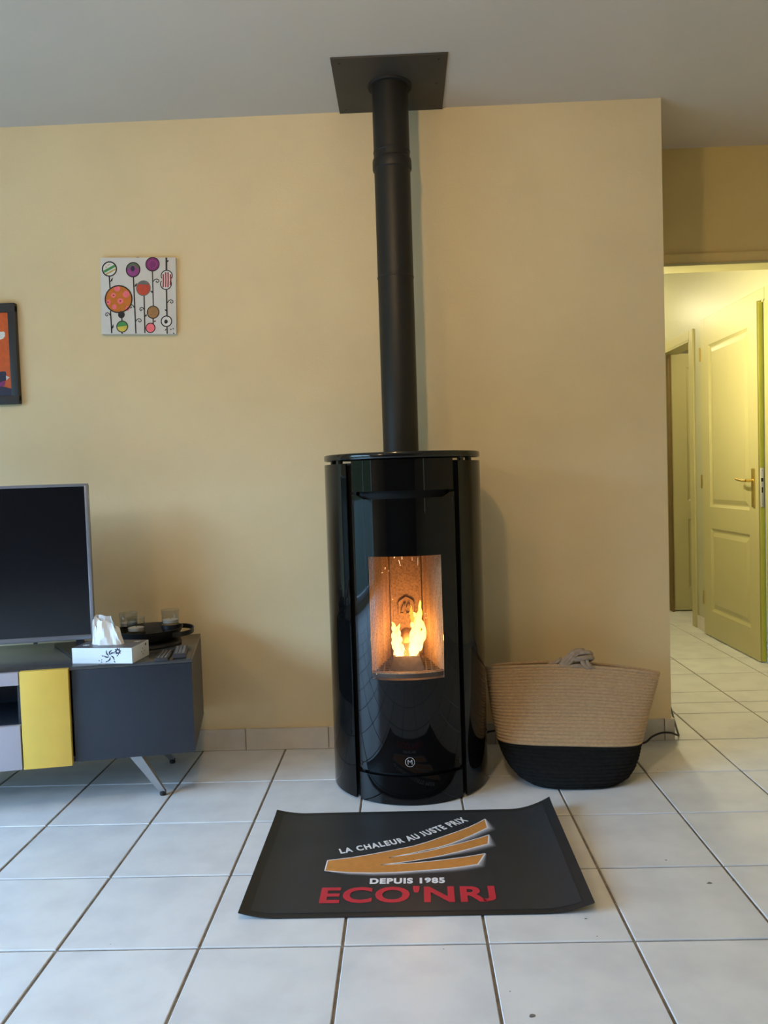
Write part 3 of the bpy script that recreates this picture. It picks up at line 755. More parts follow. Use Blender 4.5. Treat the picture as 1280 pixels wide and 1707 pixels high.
def flatpoly(pts, z):
    """triangulated flat polygon"""
    bm = bmesh.new(); vs = [bm.verts.new((x-0.838, y-0.41, z)) for x, y in pts]; f = bm.faces.new(vs)
    bmesh.ops.triangulate(bm, faces=[f], ngon_method='EAR_CLIP'); return bm
MB().bm(flatpoly(outline, 0.00520)).build('printed_swoosh', M['orange'], mt_)['label'] = 'orange three bladed swoosh print'
# white outline
ol = MB(); n_ = len(outline)
for i in range(n_):
    (ax, ay), (bx, by) = outline[i], outline[(i+1) % n_]
    dx, dy = bx-ax, by-ay; L_ = math.hypot(dx, dy) or 1; nx, ny = -dy/L_*0.0017, dx/L_*0.0017; ex_, ey_ = dx/L_*0.001, dy/L_*0.001
    ol.add([(ax+nx-ex_-0.838, ay+ny-ey_-0.41, 0.0054), (bx+nx+ex_-0.838, by+ny+ey_-0.41, 0.0054), (bx-nx+ex_-0.838, by-ny+ey_-0.41, 0.0054), (ax-nx-ex_-0.838, ay-ny-ey_-0.41, 0.0054)], [(0, 1, 2, 3)])
ol.build('printed_outline', M['white'], mt_)['label'] = 'white outline of the swoosh'
# soft printed halo under and right of the blades
hal = MB(); hc = []
def halo(path, wd, st0=0.55):
    for i in range(len(path)-1):
        a, b_ = Vector(path[i]), Vector(path[i+1])
        def nrm(k_):
            p0 = Vector(path[max(k_-1, 0)]); p1 = Vector(path[min(k_+1, len(path)-1)]); d = (p1-p0).normalized(); return Vector((-d.y, d.x))
        for s0, s1, c0, c1 in ((0, .3, .62, .30), (.3, .65, .30, .09), (.65, 1.0, .09, .024)):
            w0, w1 = wd[i], wd[i+1]; na, nb = nrm(i), nrm(i+1)
            q = [a+na*w0*s0, b_+nb*w1*s0, b_+nb*w1*s1, a+na*w0*s1]
            hal.add([(p_.x-0.838, p_.y-0.41, 0.0049+0.0002*(1-s1)) for p_ in q], [(0, 1, 2, 3)])
            hc.extend([c0, c0, c1, c1])
halo([(1.062, 0.641), (1.063, 0.58), (1.013, 0.534), (0.978, 0.505), (0.945, 0.481), (0.914, 0.463), (0.88, 0.448)], [.006, .030, .026, .022, .016, .010, .004])
halo([(1.062, 0.533), (1.054, 0.476), (1.006, 0.452), (0.963, 0.431), (0.92, 0.412), (0.879, 0.397)], [.006, .030, .026, .020, .012, .004])
halo([(1.039, 0.417), (1.013, 0.357), (0.976, 0.347), (0.936, 0.338), (0.885, 0.331), (0.837, 0.326), (0.786, 0.321), (0.727, 0.320), (0.659, 0.325), (0.610, 0.334)], [.006, .026, .026, .024, .020, .018, .018, .018, .014, .006])
ho = hal.build('printed_halo', M['halo'], mt_)
ca = ho.data.color_attributes.new('Col', 'FLOAT_COLOR', 'POINT')
for i, c in enumerate(hc): ca.data[i].color = (c, c, c*1.08, 1)
def text_on(body, basepts, hgts, bold, mname, partname, z=0.0055, sp=1.0):
    tv, tf = text_geo(body, bold, space=sp)
    x0, x1 = min(q[0] for q in tv), max(q[0] for q in tv); cap = 0.73
    P = [Vector(q) for q in basepts]; Ls = [0]
    for i in range(1, len(P)): Ls.append(Ls[-1]+(P[i]-P[i-1]).length)
    mb = MB(); vs = []
    for x, y in tv:
        s_ = (x-x0)/(x1-x0)*Ls[-1]; i = 0
        while i < len(P)-2 and Ls[i+1] < s_: i += 1
        f_ = (s_-Ls[i])/(Ls[i+1]-Ls[i]); p_ = P[i].lerp(P[i+1], f_); d = (P[i+1]-P[i]).normalized(); nn = Vector((-d.y, d.x))
        u = (x-x0)/(x1-x0); hh = hgts[0]*(1-u)+hgts[1]*u
        p_ = p_+nn*(y/cap*hh); vs.append((p_.x-0.838, p_.y-0.41, z))
    return mb.add(vs, tf).build(partname, M[mname], mt_)
base = catmull([(0.629, 0.434, 0), (0.742, 0.470, 0), (0.831, 0.506, 0), (0.906, 0.556, 0), (1.010, 0.631, 0)], 10)
text_on('LA CHALEUR AU JUSTE PRIX', [(p_.x, p_.y) for p_ in base], (0.029, 0.034), 0.042, 'white', 'printed_motto', sp=1.22)
text_on('DEPUIS 1985', [(0.719, 0.264), (0.918, 0.262)], (0.027, 0.027), 0.052, 'white', 'printed_date', sp=1.15)
text_on("ECO'NRJ", [(0.594, 0.176), (1.043, 0.169)], (0.074, 0.074), 0.030, 'red', 'printed_name', sp=1.08)

# ================================================================== BASKET
bk = thing('rope_basket', 'coiled rope tote basket, tan above a black base, beside the stove', 'basket', (1.40, 1.02, 0))
def prof(z):
    """half width, centre x, half depth, centre y at height z (local)"""
    K = [(0.000, 0.135, 0.002, 0.090, -0.060), (0.006, 0.157, 0.002, 0.104, -0.058), (0.022, 0.189, 0.001, 0.114, -0.052), (0.050, 0.217, -0.001, 0.114, -0.040), (0.080, 0.236, -0.001, 0.104, -0.025), (0.120, 0.252, 0.001, 0.090, -0.005), (0.20, 0.276, 0.012, 0.066, 0.025), (0.30, 0.301, 0.027, 0.044, 0.052), (0.352, 0.312, 0.035, 0.028, 0.066)]
    for a, b_ in zip(K, K[1:]):
        if z <= b_[0]:
            f_ = max(0, (z-a[0])/(b_[0]-a[0])); return [a[i]+(b_[i]-a[i])*f_ for i in range(1, 5)]
    return list(K[-1][1:])
def rim_dz(x, z): # rim sags towards the right, bows up in the middle
    return (-0.045*x)*min(1, z/0.1) + 0.020*(1-(x/0.30)**2)*min(1, max(0, z-0.03)/0.25)
def ropebody(z0, z1, coils, inner=False):
    N = 112; vs = []; fs = []; rows = []
    sub = 5
    for c in range(coils):
        for q in range(sub):
            f_ = q/sub; z = z0+(z1-z0)*(c+f_)/coils; bulge = 0.0042*math.sin(PI*(q+0.0)/sub)
            rows.append((z, bulge))
    rows.append((z1, 0))
    for z, bu in rows:
        hw_, cx_, hd, cy_ = prof(z)
        if inner: hw_ -= 0.009; hd -= 0.009
        for i in range(N):
            t_ = 2*PI*i/N; c_, s_ = math.cos(t_), math.sin(t_)
            ex_ = 0.72
            x = cx_+(hw_+bu)*math.copysign(abs(c_)**ex_, c_); y = cy_+(hd+bu)*math.copysign(abs(s_)**ex_, s_)
            vs.append((x, y, z+rim_dz(x, z)))
    for k_ in range(len(rows)-1):
        for i in range(N):
            j = (i+1) % N; fs.append((k_*N+i, k_*N+j, k_*N+N+j, k_*N+N+i))
    return MB().add(vs, fs), rows, N
q, rows, N = ropebody(0.0, 0.120, 12); q.f.append(list(reversed(range(N)))); q.mi.append(0)
q.build('black_rope_base', M['ropeb'], bk, 50)
q, rows, N = ropebody(0.120, 0.352, 23); q.build('tan_rope_side', M['rope'], bk, 50)
q, rows, N = ropebody(0.03, 0.350, 10, True); q.f.append(list(reversed(range(N)))); q.mi.append(0)
q.build('inner_wall', M['rope'], bk, 50)
def rp(t_, z=0.356):
    hw_, cx_, hd, cy_ = prof(0.352); c_, s_ = math.cos(t_), math.sin(t_); x = cx_+(hw_-.001)*math.copysign(abs(c_)**.72, c_); y = cy_+(hd-0.002)*math.copysign(abs(s_)**.72, s_); return (x, y, z+rim_dz(x, 0.352))
MB().tube([rp(2*PI*i/72) for i in range(72)], 0.0062, 8, closed=True).build('rim_coil', M['rope'], bk, 60)
hd_ = MB()
K = lambda L: catmull(L, 7)
# two rope handles tied together in the middle (twisted strands, local coordinates)
for off in (0.0, 0.013, 0.026):
    hd_.tube(K([(-0.050+off, -0.032, 0.362), (-0.030+off, -0.036, 0.382), (-0.010+off, -0.036, 0.402), (0.014+off*0.8, -0.034, 0.424), (0.040+off*0.6, -0.024, 0.432), (0.060, -0.010, 0.424-off*0.3)]), 0.0082, 10)
hd_.tube(K([(0.020, -0.040, 0.402), (0.045, -0.046, 0.408), (0.072, -0.042, 0.410), (0.088, -0.026, 0.404), (0.080, -0.008, 0.392)]), 0.0092, 10)
hd_.tube(K([(0.024, -0.028, 0.420), (0.050, -0.036, 0.426), (0.074, -0.032, 0.424), (0.086, -0.018, 0.414), (0.082, 0.002, 0.396)]), 0.0088, 10)
hd_.tube(K([(0.046, -0.040, 0.404), (0.050, -0.046, 0.390), (0.062, -0.044, 0.376), (0.084, -0.036, 0.368)]), 0.0080, 10)
hd_.tube(K([(0.064, -0.040, 0.404), (0.068, -0.046, 0.388), (0.080, -0.042, 0.376), (0.100, -0.034, 0.368)]), 0.0075, 10)
hd_.tube(K([(0.0, 0.034, 0.366), (0.010, 0.030, 0.388), (0.030, 0.010, 0.408), (0.060, -0.01, 0.412)]), 0.0080, 10)
hd_.tube(K([(-0.090, -0.024, 0.372), (-0.070, -0.02, 0.378), (-0.045, -0.022, 0.388), (-0.02, -0.020, 0.402)]), 0.0078, 10)
hd_.tube(K([(0.010, -0.036, 0.378), (0.030, -0.040, 0.380), (0.050, -0.036, 0.378)]), 0.0070, 8)
hd_.move(lambda x, y, z: (x+0.016, y+0.078, z-0.004))
hd_.build('knotted_handle', M['ropek'], bk, 60)

# power cord
cd = MB().tube(catmull([(1.02, 1.300, 0.03), (1.10, 1.312, 0.035), (1.13, 1.312, 0.045), (1.155, 1.312, 0.060), (1.25, 1.316, 0.060), (1.45, 1.316, 0.03), (1.62, 1.310, 0.008), (1.71, 1.290, 0.006), (1.752, 1.285, 0.010), (1.785, 1.295, 0.030), (1.825, 1.30, 0.042), (1.865, 1.312, 0.036), (1.900, 1.350, 0.014), (1.915, 1.379, 0.0048), (1.925, 1.42, 0.0045), (1.960, 1.56, 0.0045), (2.007, 1.744, 0.0045), (2.05, 1.92, 0.0045)], 8), 0.0040, 8).build('power_cord', M['rubber'], None, 60)
tag(cd, 'thin black power cord running behind the basket and round the wall corner', 'cord')

# ================================================================== TV UNIT
AU = R(10.8)
U0 = (0.105, 0.85, 0.0)
def uni(x, y, z=0.0):
    c, s_ = math.cos(AU), math.sin(AU); return (U0[0]+c*x-s_*y, U0[1]+s_*x+c*y, z)
un = thing('tv_unit', 'low slate grey media unit with a yellow door and pale grey fronts under the television', 'tv unit', U0, AU)
ZB, ZT, UD, UL = 0.166, 0.485, 0.450, 1.66
# carcass: right block, bottom, top slab, back, left block
c_ = MB(); c_.box(-0.388, 0, 0.004, UD, ZB, ZT-0.012)
c_.box(-UL, -0.388, 0.30, UD, ZB, ZT-0.012); c_.box(-UL, -0.388, 0.006, 0.30, ZB, ZB+0.018)
c_.box(-UL, -0.388, 0.02, 0.30, 0.290, 0.305); c_.box(-0.560, -0.545, 0.006, 0.30, ZB+.018, ZT-0.012)
c_.box(-UL, -1.27, 0.006, 0.30, ZB, ZT-0.012); c_.box(-1.27, -1.10, 0.006, 0.30, ZB+0.018, ZT-0.012)
c_.build('carcass', M['slate'], un)
MB().box(-UL, 0, 0, UD, ZT-0.012, ZT, 0.0012).build('top_panel', M['slate_top'], un, 30)
MB().box(-0.385, 0, -0.001, 0.006, ZB, ZT-0.0125, 0.001).build('side_door', M['slate'], un, 30)
MB().box(-0.545, -0.394, -0.018, 0.004, 0.160, ZT-0.002, 0.0015).build('yellow_door', M['yellow'], un, 30)['label'] = 'mustard yellow cupboard door'
MB().box(-1.10, -0.549, -0.016, 0.004, 0.439, ZT-0.004, 0.0015).build('upper_front', M['lilac'], un, 30)['label'] = 'pale grey strip above the open shelf'
MB().box(-1.10, -0.551, -0.016, 0.004, 0.160, 0.306, 0.0015).build('drawer_front', M['lilac'], un, 30)['label'] = 'pale grey drawer front'
MB().box(-UL, -1.274, -0.016, 0.004, 0.160, ZT-0.002, 0.0015).build('side_door', M['slate'], un, 30)
def uleg(tx, ty, fx, fy):
    mb = MB(); w0, w1, d0, d1 = 0.032, 0.010, 0.020, 0.009
    def q(x, y, w_, d_, z): return [(x-w_, y-d_, z), (x+w_, y-d_, z), (x+w_, y+d_, z), (x-w_, y+d_, z)]
    vs = q(tx, ty, w0/1.6, d0, ZB)+q(fx, fy, w1, d1, 0.016)
    mb.add(vs, [(0, 1, 2, 3), (4, 5, 6, 7)]+[(i, (i+1) % 4, 4+(i+1) % 4, 4+i) for i in range(4)])
    l = mb.build('leg', M['steel'], un)
    MB().lathe([(0.010, 0.001), (0.011, 0.004), (0.011, 0.017), (0.008, 0.019)], fx+0.001, fy, 12).build('foot_cap', M['rubber'], l, 40)
uleg(-0.212, 0.065, -0.122, 0.070); uleg(-0.212, 0.34, -0.122, 0.385); uleg(-UL+0.21, 0.065, -UL+0.12, 0.065); uleg(-UL+0.21, 0.34, -UL+0.12, 0.385)

# television
TX1, TX0, TY = -0.349, -1.34, 0.190
tvo = thing('television', 'flat television with a thin silver bezel and dark screen on the media unit', 'television', uni((TX0+TX1)/2, TY+0.02, ZT), AU)
tw, tz0, tz1 = (TX1-TX0)/2, 0.535-ZT, 1.0905-ZT
MB().box(-tw+.004, tw-.002, 0.004, 0.030, tz0+.002, tz1-.002, 0.006).box(-tw*0.7, tw*0.7, 0.028, 0.060, tz0+0.02, tz1-0.14, 0.008).build('rear_housing', M['tvback'], tvo, 40)
MB().box(-tw+0.010, tw-0.013, -0.002, 0.006, tz0+0.016, tz1-0.010).build('screen', M['screen'], tvo)
bz = MB(); bz.box(-tw, tw, -0.006, 0.010, tz0, tz0+0.0175, 0.002); bz.box(-tw, tw, -0.006, 0.010, tz1-0.0105, tz1, 0.002)
bz.box(-tw, -tw+0.011, -0.006, 0.010, tz0+.01, tz1-.005, 0.002); bz.box(tw-0.0125, tw, -0.006, 0.010, tz0+.01, tz1-.005, 0.002)
bz.build('bezel', M['tvframe'], tvo, 40)
MB().box(-0.012+0.30, 0.0+0.30, -0.004, 0.004, tz0-0.005, tz0).build('infrared_window', M['tvback'], tvo)
for sg in (-1, 1):
    x = sg*(tw-0.055); f_ = MB()
    g = lambda P: [(sg*px_, py_) for px_, py_ in P]
    f_.prism(g([(tw-0.185, 0.185), (tw-0.060, -0.084), (tw-0.030, -0.060), (tw-0.040, 0.05), (tw-0.080, 0.185)]), 0.0006, 0.007)
    f_.box(x-0.012, x+0.012, 0.006, 0.028, 0.006, tz0+0.012); f_.build('stand_foot', M['tvback'], tvo)

# ================================================================== THINGS ON THE UNIT
# tissue box
BA = AU+math.atan2(-0.062, 0.205)
bp_ = uni(-0.393, 0.048, ZT+0.0004)
tb = thing('tissue_box', 'white cardboard tissue box printed with dark flowers beside the television', 'tissue box', bp_, BA)
BL, BD, BH = 0.212, 0.130, 0.053
cb = MB().use(M['card']); cb.box(0, BL, 0, BD, 0, BH-0.0006)
cb.use(M['cardtop']); cb.add([(0.001, 0.001, BH), (BL-0.001, 0.001, BH), (BL-0.001, BD-0.001, BH), (0.001, BD-0.001, BH)], [(0, 1, 2, 3)])
cb.build('carton', None, tb)
def petal(mb, cx_, cz_, ang, L_, w_, pl_, hollow=False):
    pts = []
    for t_ in (0, .15, .35, .6, .85, 1.0): pts.append((t_*L_, w_*math.sin(PI*t_**0.8)))
    for t_ in (.85, .6, .35, .15): pts.append((t_*L_, -w_*math.sin(PI*t_**0.8)))
    c, s_ = math.cos(ang), math.sin(ang)
    mb.add([pl_(cx_+x*c-y*s_, cz_+x*s_+y*c) for x, y in pts], [list(range(len(pts)))])
front = lambda x, z: (x, -0.0006, z)
side = lambda y, z: (BL+0.0006, y, z)
topp = lambda x, y: (x, y, BH+0.0005)
fr = MB().use(M['ink'])
for i in range(8): petal(fr, 0.163+0.003*math.cos(i*PI/4), 0.041+0.003*math.sin(i*PI/4), i*PI/4+0.2, 0.0098, 0.0028, front)
def hpetal(mb, cx_, cz_, ang, L_, w_, pl_):
    c, s_ = math.cos(ang), math.sin(ang); prev = None
    for k_ in range(9):
        t_ = 0.1+0.9*k_/8; a = (t_*L_, w_*math.sin(PI*t_**0.8)); b_ = (t_*L_, w_*0.45*math.sin(PI*t_**0.8))
        cur = [pl_(cx_+x*c-y*s_, cz_+x*s_+y*c) for x, y in (a, b_)]
        if prev and k_ < 8: mb.add([prev[0], cur[0], cur[1], prev[1]], [(0, 1, 2, 3)])
        prev = cur
fr.build('printed_flower', None, tb); fr = MB().use(M['ink'])
for i, a in enumerate((2.0, 1.05, 0.35, -0.9, -2.15, 3.0)): hpetal(fr, 0.134, 0.026, a, 0.025, 0.0085, front)
for x, z, a in ((0.098, 0.008, 2.4), (0.104, 0.010, 1.2), (0.101, 0.004, 0.2)): petal(fr, x, z, a, 0.006, 0.0014, front)
fr.use(M['ink'])
for x, z, a in ((0.112, 0.024, 2.7), (0.158, 0.024, 0.7), (0.147, 0.008, -0.6), (0.124, 0.009, 3.9)): petal(fr, x, z, a, 0.008, 0.0018, front)
fr.build('printed_flower', None, tb); fr = MB().use(M['ink'])
for i in range(7): petal(fr, 0.105, 0.043, i*PI/3.5, 0.006, 0.0016, side)
for x, z, a in ((0.082, 0.030, 2), (0.076, 0.024, 3.2), (0.09, 0.022, 0.3), (0.084, 0.018, 4.6)): petal(fr, x, z, a, 0.008, 0.0018, side)
fr.build('printed_flower', None, tb)
for cx_, cy_ in ((0.030, 0.040), (0.046, 0.085), (0.185, 0.10)):
    wt = MB()
    for i in range(6): petal(wt, cx_, cy_, i*PI/3, 0.014, 0.0035, topp)
    wt.build('white_flower', M['card'], tb)
# tissue: one folded sheet pulled up out of the slot
ts = MB(); nu, nv = 40, 22; vs = []; fs = []
random.seed(9)
def tis(u, v):
    # two-layered fan: u runs round a flattened loop, v upwards
    a = 2*PI*u
    wb = 0.056-0.016*v**1.2
    cxx = 0.098-0.004*v
    x = cxx+wb*math.cos(a)*(1+0.10*math.sin(3*a+2.0)*v)
    fold = 0.007*math.sin(5*a+1.0)*(0.4+v)+0.003*math.sin(11*a+6*v)
    y = 0.062+(0.016*(1-v)**0.7+0.006)*math.sin(a)+fold*0.8
    zt = 0.092+0.012*math.cos(a-2.4)-0.030*max(0, math.cos(a))**3
    return (x, y, BH-0.004+v*zt+0.0025*math.sin(7*a)*v)
for j in range(nv+1):
    for i in range(nu): vs.append(tis(i/nu, (j/nv)))
for j in range(nv):
    for i in range(nu):
        k_ = (i+1) % nu; fs.append((j*nu+i, j*nu+k_, (j+1)*nu+k_, (j+1)*nu+i))
ts.add(vs, fs)
ts.prism([(0.046, 0.046), (0.060, 0.040), (0.062, 0.110), (0.050, 0.140), (0.046, 0.130)], 0.050, 0.0515, lambda x, y, z: (x, z+0.010*math.sin(y*60), y))
ts.build('tissue', M['tissue'], tb, 25)

# iron tray with loop handles
TC = (-0.172, 0.300)
tr = thing('candle_tray', 'round black iron candle tray with a loop handle at the end of the media unit', 'tray', uni(*TC, ZT+0.0004), AU)
MB().lathe([(0.100, 0), (0.112, 0.001), (0.115, 0.004), (0.113, 0.012), (0.108, 0.013)], n=72).build('lower_plate', M['traym'], tr, 40)
MB().lathe([(0.030, 0.010), (0.085, 0.018), (0.105, 0.030), (0.118, 0.056), (0.121, 0.061), (0.118, 0.061), (0.102, 0.036), (0.080, 0.025), (0.001, 0.022)], n=72).build('bowl', M['traym'], tr, 40)
def strap(pts, w_, t_):
    mb = MB(); P = [Vector(p_) for p_ in pts]; vs = []; fs = []
    for i, p_ in enumerate(P):
        d = (P[min(i+1, len(P)-1)]-P[max(i-1, 0)]).normalized(); nn = Vector((-d.y, d.x, 0))*t_/2
        for a, z in ((1, -w_/2), (1, w_/2), (-1, w_/2), (-1, -w_/2)): q_ = p_+nn*a; vs.append((q_.x, q_.y, q_.z+z))
    for i in range(len(P)-1):
        for k_ in range(4): fs.append((i*4+k_, i*4+(k_+1) % 4, i*4+4+(k_+1) % 4, i*4+4+k_))
    fs += [(0, 1, 2, 3), tuple((len(P)-1)*4+k_ for k_ in range(4))]
    return mb.add(vs, fs)
for s_ in (1, -1):
    strap(catmull([(s_*0.096, 0.070, 0.050), (s_*0.125, 0.064, 0.050), (s_*0.150, 0.035, 0.049), (s_*0.158, 0.0, 0.047), (s_*0.150, -0.035, 0.044), (s_*0.122, -0.062, 0.042), (s_*0.090, -0.072, 0.042)], 6), 0.017, 0.004).build('loop_handle', M['traym'], tr, 40)
cups = [(0.070, 0.052, 0.061), (-0.050, 0.008, 0.046), (-0.086, 0.074, 0.055)]
for x, y, z in cups:
    MB().lathe([(0.030, 0.020), (0.030, z-0.016), (0.034, z-0.014), (0.034, z), (0.031, z)], x, y, 32).build('candle_cup', M['traym'], tr, 40)
labs = ['clear glass tealight holder standing highest at the right rim of the black tray',
        'clear glass tealight holder on the black tray just right of the tissue',
        'glass tealight holder mostly hidden behind the tissue at the back of the tray']
for (x, y, z), lb in zip(cups, labs):
    g = thing('candle_glass', lb, 'candle holder', uni(TC[0]+x, TC[1]+y, ZT+z+0.0008), AU, group='glass tealight holders on the tray')
    MB().lathe([(0.001, 0.0), (0.0285, 0.0), (0.0310, 0.002), (0.0340, 0.054), (0.0335, 0.0560), (0.0320, 0.0545), (0.0290, 0.006), (0.001, 0.0045)], n=40, cap=False).build('glass', M['glass'], g, 50)
    MB().lathe([(0.0280, 0.0068), (0.0295, 0.018), (0.020, 0.0200), (0.004, 0.0185)], n=32).build('wax', M['wax'], g, 50)
    MB().tube([(0, 0, 0.018), (0.001, 0, 0.024)], 0.0008, 6).build('wick', M['rubber'], g)

# remotes
def remote(x, y, ang, L_, w_, t_, label, keys, zoff=0.0004):
    o = thing('remote_control', label, 'remote control', uni(x, y, ZT+zoff), AU+ang, group='remote controls on the media unit')
    MB().box(-w_/2, w_/2, -L_/2, L_/2, 0, t_, 0.003).build('body', M['remote'], o, 40)
    kb = MB(); nx, ny, kw, kl = keys
    for i in range(nx):
        for j in range(ny):
            kx = (i-(nx-1)/2)*w_*0.27; ky = -L_*0.40+j*L_*0.8/(ny-1)
            kb.box(kx-kw, kx+kw, ky-kl, ky+kl, t_-0.0005, t_+0.0016, 0.0006)
    kb.build('keypad', M['key'], o, 40)
remote(-0.094, 0.060, R(-3), 0.135, 0.044, 0.010, 'thin dark grey remote lying at the front edge of the unit', (3, 9, 0.003, 0.0025))
remote(-0.042, 0.082, R(2), 0.140, 0.044, 0.017, 'thicker black remote with pale keys, nearest the right end of the unit', (3, 8, 0.0042, 0.004))

# ================================================================== WALL ART
# small square canvas
cw = 0.2975
cv = thing('painted_canvas', 'small square white canvas painted with round lollipop flowers hanging left of the flue', 'painting', (-0.1765, YW-0.0015, 1.8205))
ct = Matrix.Rotation(R(2.1), 4, 'Y')
def rot(x, y, z):
    v = ct @ Vector((x, y, z)); return (v.x, v.y, v.z)
MB().box(-cw/2, cw/2, -0.018, 0, -cw/2, cw/2, 0.0015).move(rot).build('stretched_canvas', M['canvas'], cv, 30)
MB().box(-0.006, 0.006, -0.006, 0.0, cw/2-0.002, cw/2+0.005).build('hanger', M['darkbrown'], cv)
def pc(X, Y, k_=0):
    u = (X-125-(Y-155)*0.022)/1012; v = (Y-152)/1018
    return rot((u-0.5)*cw, -0.0183-0.00018*k_, (0.5-v)*cw)
def cmat(n_, c): 
    if n_ not in M: M[n_] = mat('acrylic_'+n_, c, 0.6, noise=0.08, nscale=60)
    return M[n_]
for n_, c in dict(pblack=(0.012, 0.010, 0.012), porange=(0.58, 0.17, 0.015), ppink=(0.85, 0.16, 0.20), pviolet=(0.28, 0.05, 0.22), pplum=(0.22, 0.02, 0.14), pgreen=(0.06, 0.28, 0.08), pyellow=(0.62, 0.52, 0.08),
                  pred=(0.50, 0.06, 0.03), pgrey=(0.14, 0.15, 0.14), pbrown=(0.33, 0.17, 0.06), pdkgreen=(0.09, 0.13, 0.08), pnavy=(0.02, 0.02, 0.05), pcrim=(0.36, 0.03, 0.04), pwhite=(0.72, 0.70, 0.66), pochre=(0.5, 0.38, 0.14), plime=(0.30, 0.46, 0.08)).items(): cmat(n_, c)
art = MB()
def disc(X, Y, rx, ry, m_, k_, a0=0, a1=360, n=28):
    art.use(M[m_]); pts = [(X+rx*math.cos(R(a0+(a1-a0)*i/n)), Y+ry*math.sin(R(a0+(a1-a0)*i/n))) for i in range(n if a1-a0 >= 360 else n+1)]
    art.add([pc(x, y, k_) for x, y in pts], [list(range(len(pts)))])
def stroke(P, w_, m_='pblack', k_=3):
    art.use(M[m_]); P = [Vector((x, y)) for x, y in P]; w_ *= 1.3
    L_, Rr = [], []
    for i in range(len(P)):
        d = (P[min(i+1, len(P)-1)]-P[max(i-1, 0)]).normalized(); nn = Vector((-d.y, d.x))*w_/2; L_.append(P[i]+nn); Rr.append(P[i]-nn)
    vs = [pc(p_.x, p_.y, k_) for p_ in L_+Rr]; n_ = len(P)
    art.add(vs, [(i, i+1, n_+i+1, n_+i) for i in range(n_-1)])
def ringp(X, Y, r_, w_, ry=None, m_='pblack', k_=6):
    ry = ry or r_; stroke([(X+r_*math.cos(R(a)), Y+ry*math.sin(R(a))) for a in range(0, 369, 9)], w_, m_, k_)
def curl(X, Y, s_, r_=28):
    s_ *= 1.25; stroke([(X+s_*(0), Y+20), (X+s_*14, Y-8), (X+s_*34, Y-22), (X+s_*56, Y-12), (X+s_*62, Y+10), (X+s_*46, Y+26), (X+s_*30, Y+14), (X+s_*40, Y+2)], 9)
def leafp(X, Y, dx, dy, w_=16):
    art.use(M['pblack']); dx *= 1.15; dy *= 1.15; L_ = math.hypot(dx, dy); nx, ny = -dy/L_*w_, dx/L_*w_
    pts = [(X, Y), (X+dx*.4+nx, Y+dy*.4+ny), (X+dx, Y+dy), (X+dx*.5-nx*.5, Y+dy*.5-ny*.5)]
    art.add([pc(x, y, 3) for x, y in pts], [(0, 1, 2, 3)])
# stems
stroke([(250, 400), (262, 560)], 13); stroke([(272, 860), (292, 1158)], 13); stroke([(575, 410), (598, 820), (618, 1162)], 13)
stroke([(722, 655), (740, 1155)], 13); stroke([(830, 335), (848, 800)], 11); stroke([(848, 955), (850, 1040)], 12)
stroke([(1014, 155), (1018, 330)], 18); stroke([(1022, 570), (1034, 930)], 15); stroke([(1036, 1070), (1040, 1165)], 14)
stroke([(425, 940), (428, 1000)], 12); stroke([(428, 1140), (434, 1165)], 14)
for a in ((262, 480, 34, -58), (588, 545, 34, -52), (836, 625, -28, -30), (740, 940, 16, -36), (293, 1105, 18, -62), (1020, 210, 24, -20), (1028, 870, -24, -28), (856, 1000, 28, -6)): leafp(*a)
for a in ((270, 905, -0.85), (592, 800, -0.85), (612, 985, 1.0), (728, 835, -0.8), (836, 460, 1.1), (1036, 735, 1.0)): curl(*a)
# heads
disc(252, 305, 97, 97, 'pwhite', 4); stroke([(178, 342), (325, 262)], 26, 'pgreen', 5); stroke([(205, 376), (335, 305)], 18, 'pochre', 5); stroke([(196, 285), (215, 275)], 10, 'pochre', 5); stroke([(220, 258), (262, 242)], 9, 'pochre', 5); ringp(252, 305, 94, 13)
disc(570, 315, 92, 95, 'pviolet', 4); disc(570, 315, 92, 95, 'pdkgreen', 4.4, 190, 350); disc(568, 305, 50, 45, 'pviolet', 4.7); disc(565, 300, 28, 36, 'pnavy', 5); ringp(570, 315, 91, 11, 95)
disc(830, 243, 92, 92, 'pplum', 4); ringp(830, 243, 90, 9); ringp(830, 243, 52, 8, m_='pviolet', k_=5)
disc(380, 705, 182, 180, 'porange', 4)
for x, y, r_ in ((358, 565, 40), (308, 655, 32), (480, 640, 44), (402, 730, 40), (322, 808, 32), (500, 830, 32), (244, 745, 34)):
    disc(x, y, r_*(0.8 if x in (500, 244) else 1), r_, 'ppink', 4.6)
for x, y in ((312, 655), (404, 730), (236, 745), (506, 825)): disc(x, y, 9, 9, 'pblack', 5)
ringp(380, 705, 180, 13, 178)
disc(712, 560, 94, 98, 'pred', 4); disc(705, 560, 90, 94, 'pgrey', 4.6, 215, 330); ringp(712, 560, 92, 8, 98, m_='pgrey')
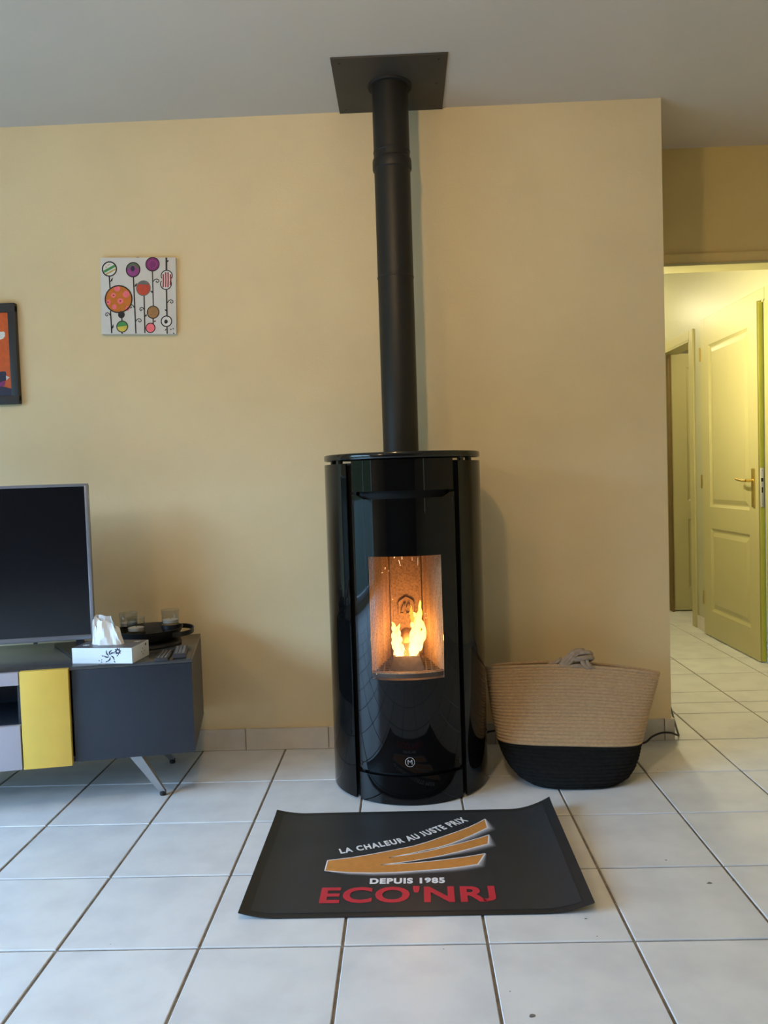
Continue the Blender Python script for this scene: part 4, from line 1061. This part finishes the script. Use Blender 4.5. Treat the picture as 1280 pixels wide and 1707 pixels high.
# striped peanut
disc(1022, 395, 74, 70, 'pwhite', 4); disc(1014, 505, 72, 72, 'pwhite', 4.1)
for x in (975, 1008, 1040, 1072): stroke([(x, 350 if 990 < x < 1060 else 375), (x+4, 450), (x+2, 550 if x < 1060 else 520)], 15, 'pcrim', 5)
stroke([(1022+74*math.cos(R(a)), 395+70*math.sin(R(a))) for a in range(150, 391, 10)], 10, k_=6); stroke([(1014+72*math.cos(R(a)), 505+72*math.sin(R(a))) for a in range(-35, 216, 10)], 10, k_=6)
disc(846, 880, 80, 82, 'pbrown', 4); ringp(846, 880, 79, 9, 81)
disc(814, 1088, 62, 64, 'ppink', 4.8); ringp(814, 1088, 61, 9, 63, k_=6.4)
disc(1028, 1000, 72, 72, 'pwhite', 4); ringp(1028, 1000, 70, 11); disc(1022, 1005, 24, 27, 'pblack', 5)
disc(420, 912, 45, 48, 'pblack', 5)
disc(432, 1070, 74, 74, 'pyellow', 4); disc(432, 1070, 74, 74, 'pgreen', 4.5, 175, 350); ringp(432, 1070, 73, 9)
for x, y in ((1088, 1108), (1120, 1100), (1128, 1160)): disc(x, y, 11, 7, 'pblack', 5, n=10)
stroke([(1010, 1125), (1020, 1105), (1034, 1112)], 9)
art.build('painted_flowers', None, cv)

# framed orange picture at the left edge
fw_, fh_ = 0.30, 0.396
pf = thing('framed_picture', 'black framed orange abstract picture cut off at the left edge above the television', 'picture', (-0.668-fw_/2, YW-0.0015, 1.614))
f_ = MB(); bwid = 0.040
f_.box(-fw_/2, fw_/2, -0.024, 0, fh_/2-bwid+.004, fh_/2, 0.003).box(-fw_/2, fw_/2, -0.024, 0, -fh_/2, -fh_/2+bwid-.006, 0.003)
bs_ = 0.030
f_.box(-fw_/2, -fw_/2+bs_, -0.0235, 0, -fh_/2+.01, fh_/2-.01, 0.003).box(fw_/2-bs_, fw_/2, -0.0235, 0, -fh_/2+.01, fh_/2-.01, 0.003)
f_.build('frame', M['frame'], pf, 40)
MB().box(-fw_/2+.01, fw_/2-.01, -0.016, 0, -fh_/2+.01, fh_/2-.01).build('artwork', cmat('fire_orange', (0.62, 0.105, 0.014)), pf)
y_ = -0.0165
def app(pts, m_, k_=0): MB().add([(fw_/2+x, y_-k_*0.0003, z) for x, z in pts], [list(range(len(pts)))]).build('painted_shape', M[m_], pf)
app([(-0.16, 0.085), (-0.050, 0.088), (-0.046, 0.082), (-0.047, 0.070), (-0.055, 0.060), (-0.16, 0.035)], 'pwhite')
app([(-0.16, -0.095), (-0.068, -0.068), (-0.052, -0.069), (-0.049, -0.075), (-0.052, -0.105), (-0.16, -0.13)], 'pnavy', 1)
app([(-0.16, -0.118), (-0.053, -0.108), (-0.060, -0.125), (-0.16, -0.15)], 'pplum', 2)
app([(-0.051, -0.086), (-0.050, -0.104), (-0.036, -0.092)], 'pwhite', 3)
app([(-0.16, -0.124), (-0.062, -0.128), (-0.030, -0.138), (-0.030, -0.17), (-0.16, -0.17)], 'pnavy', 3)
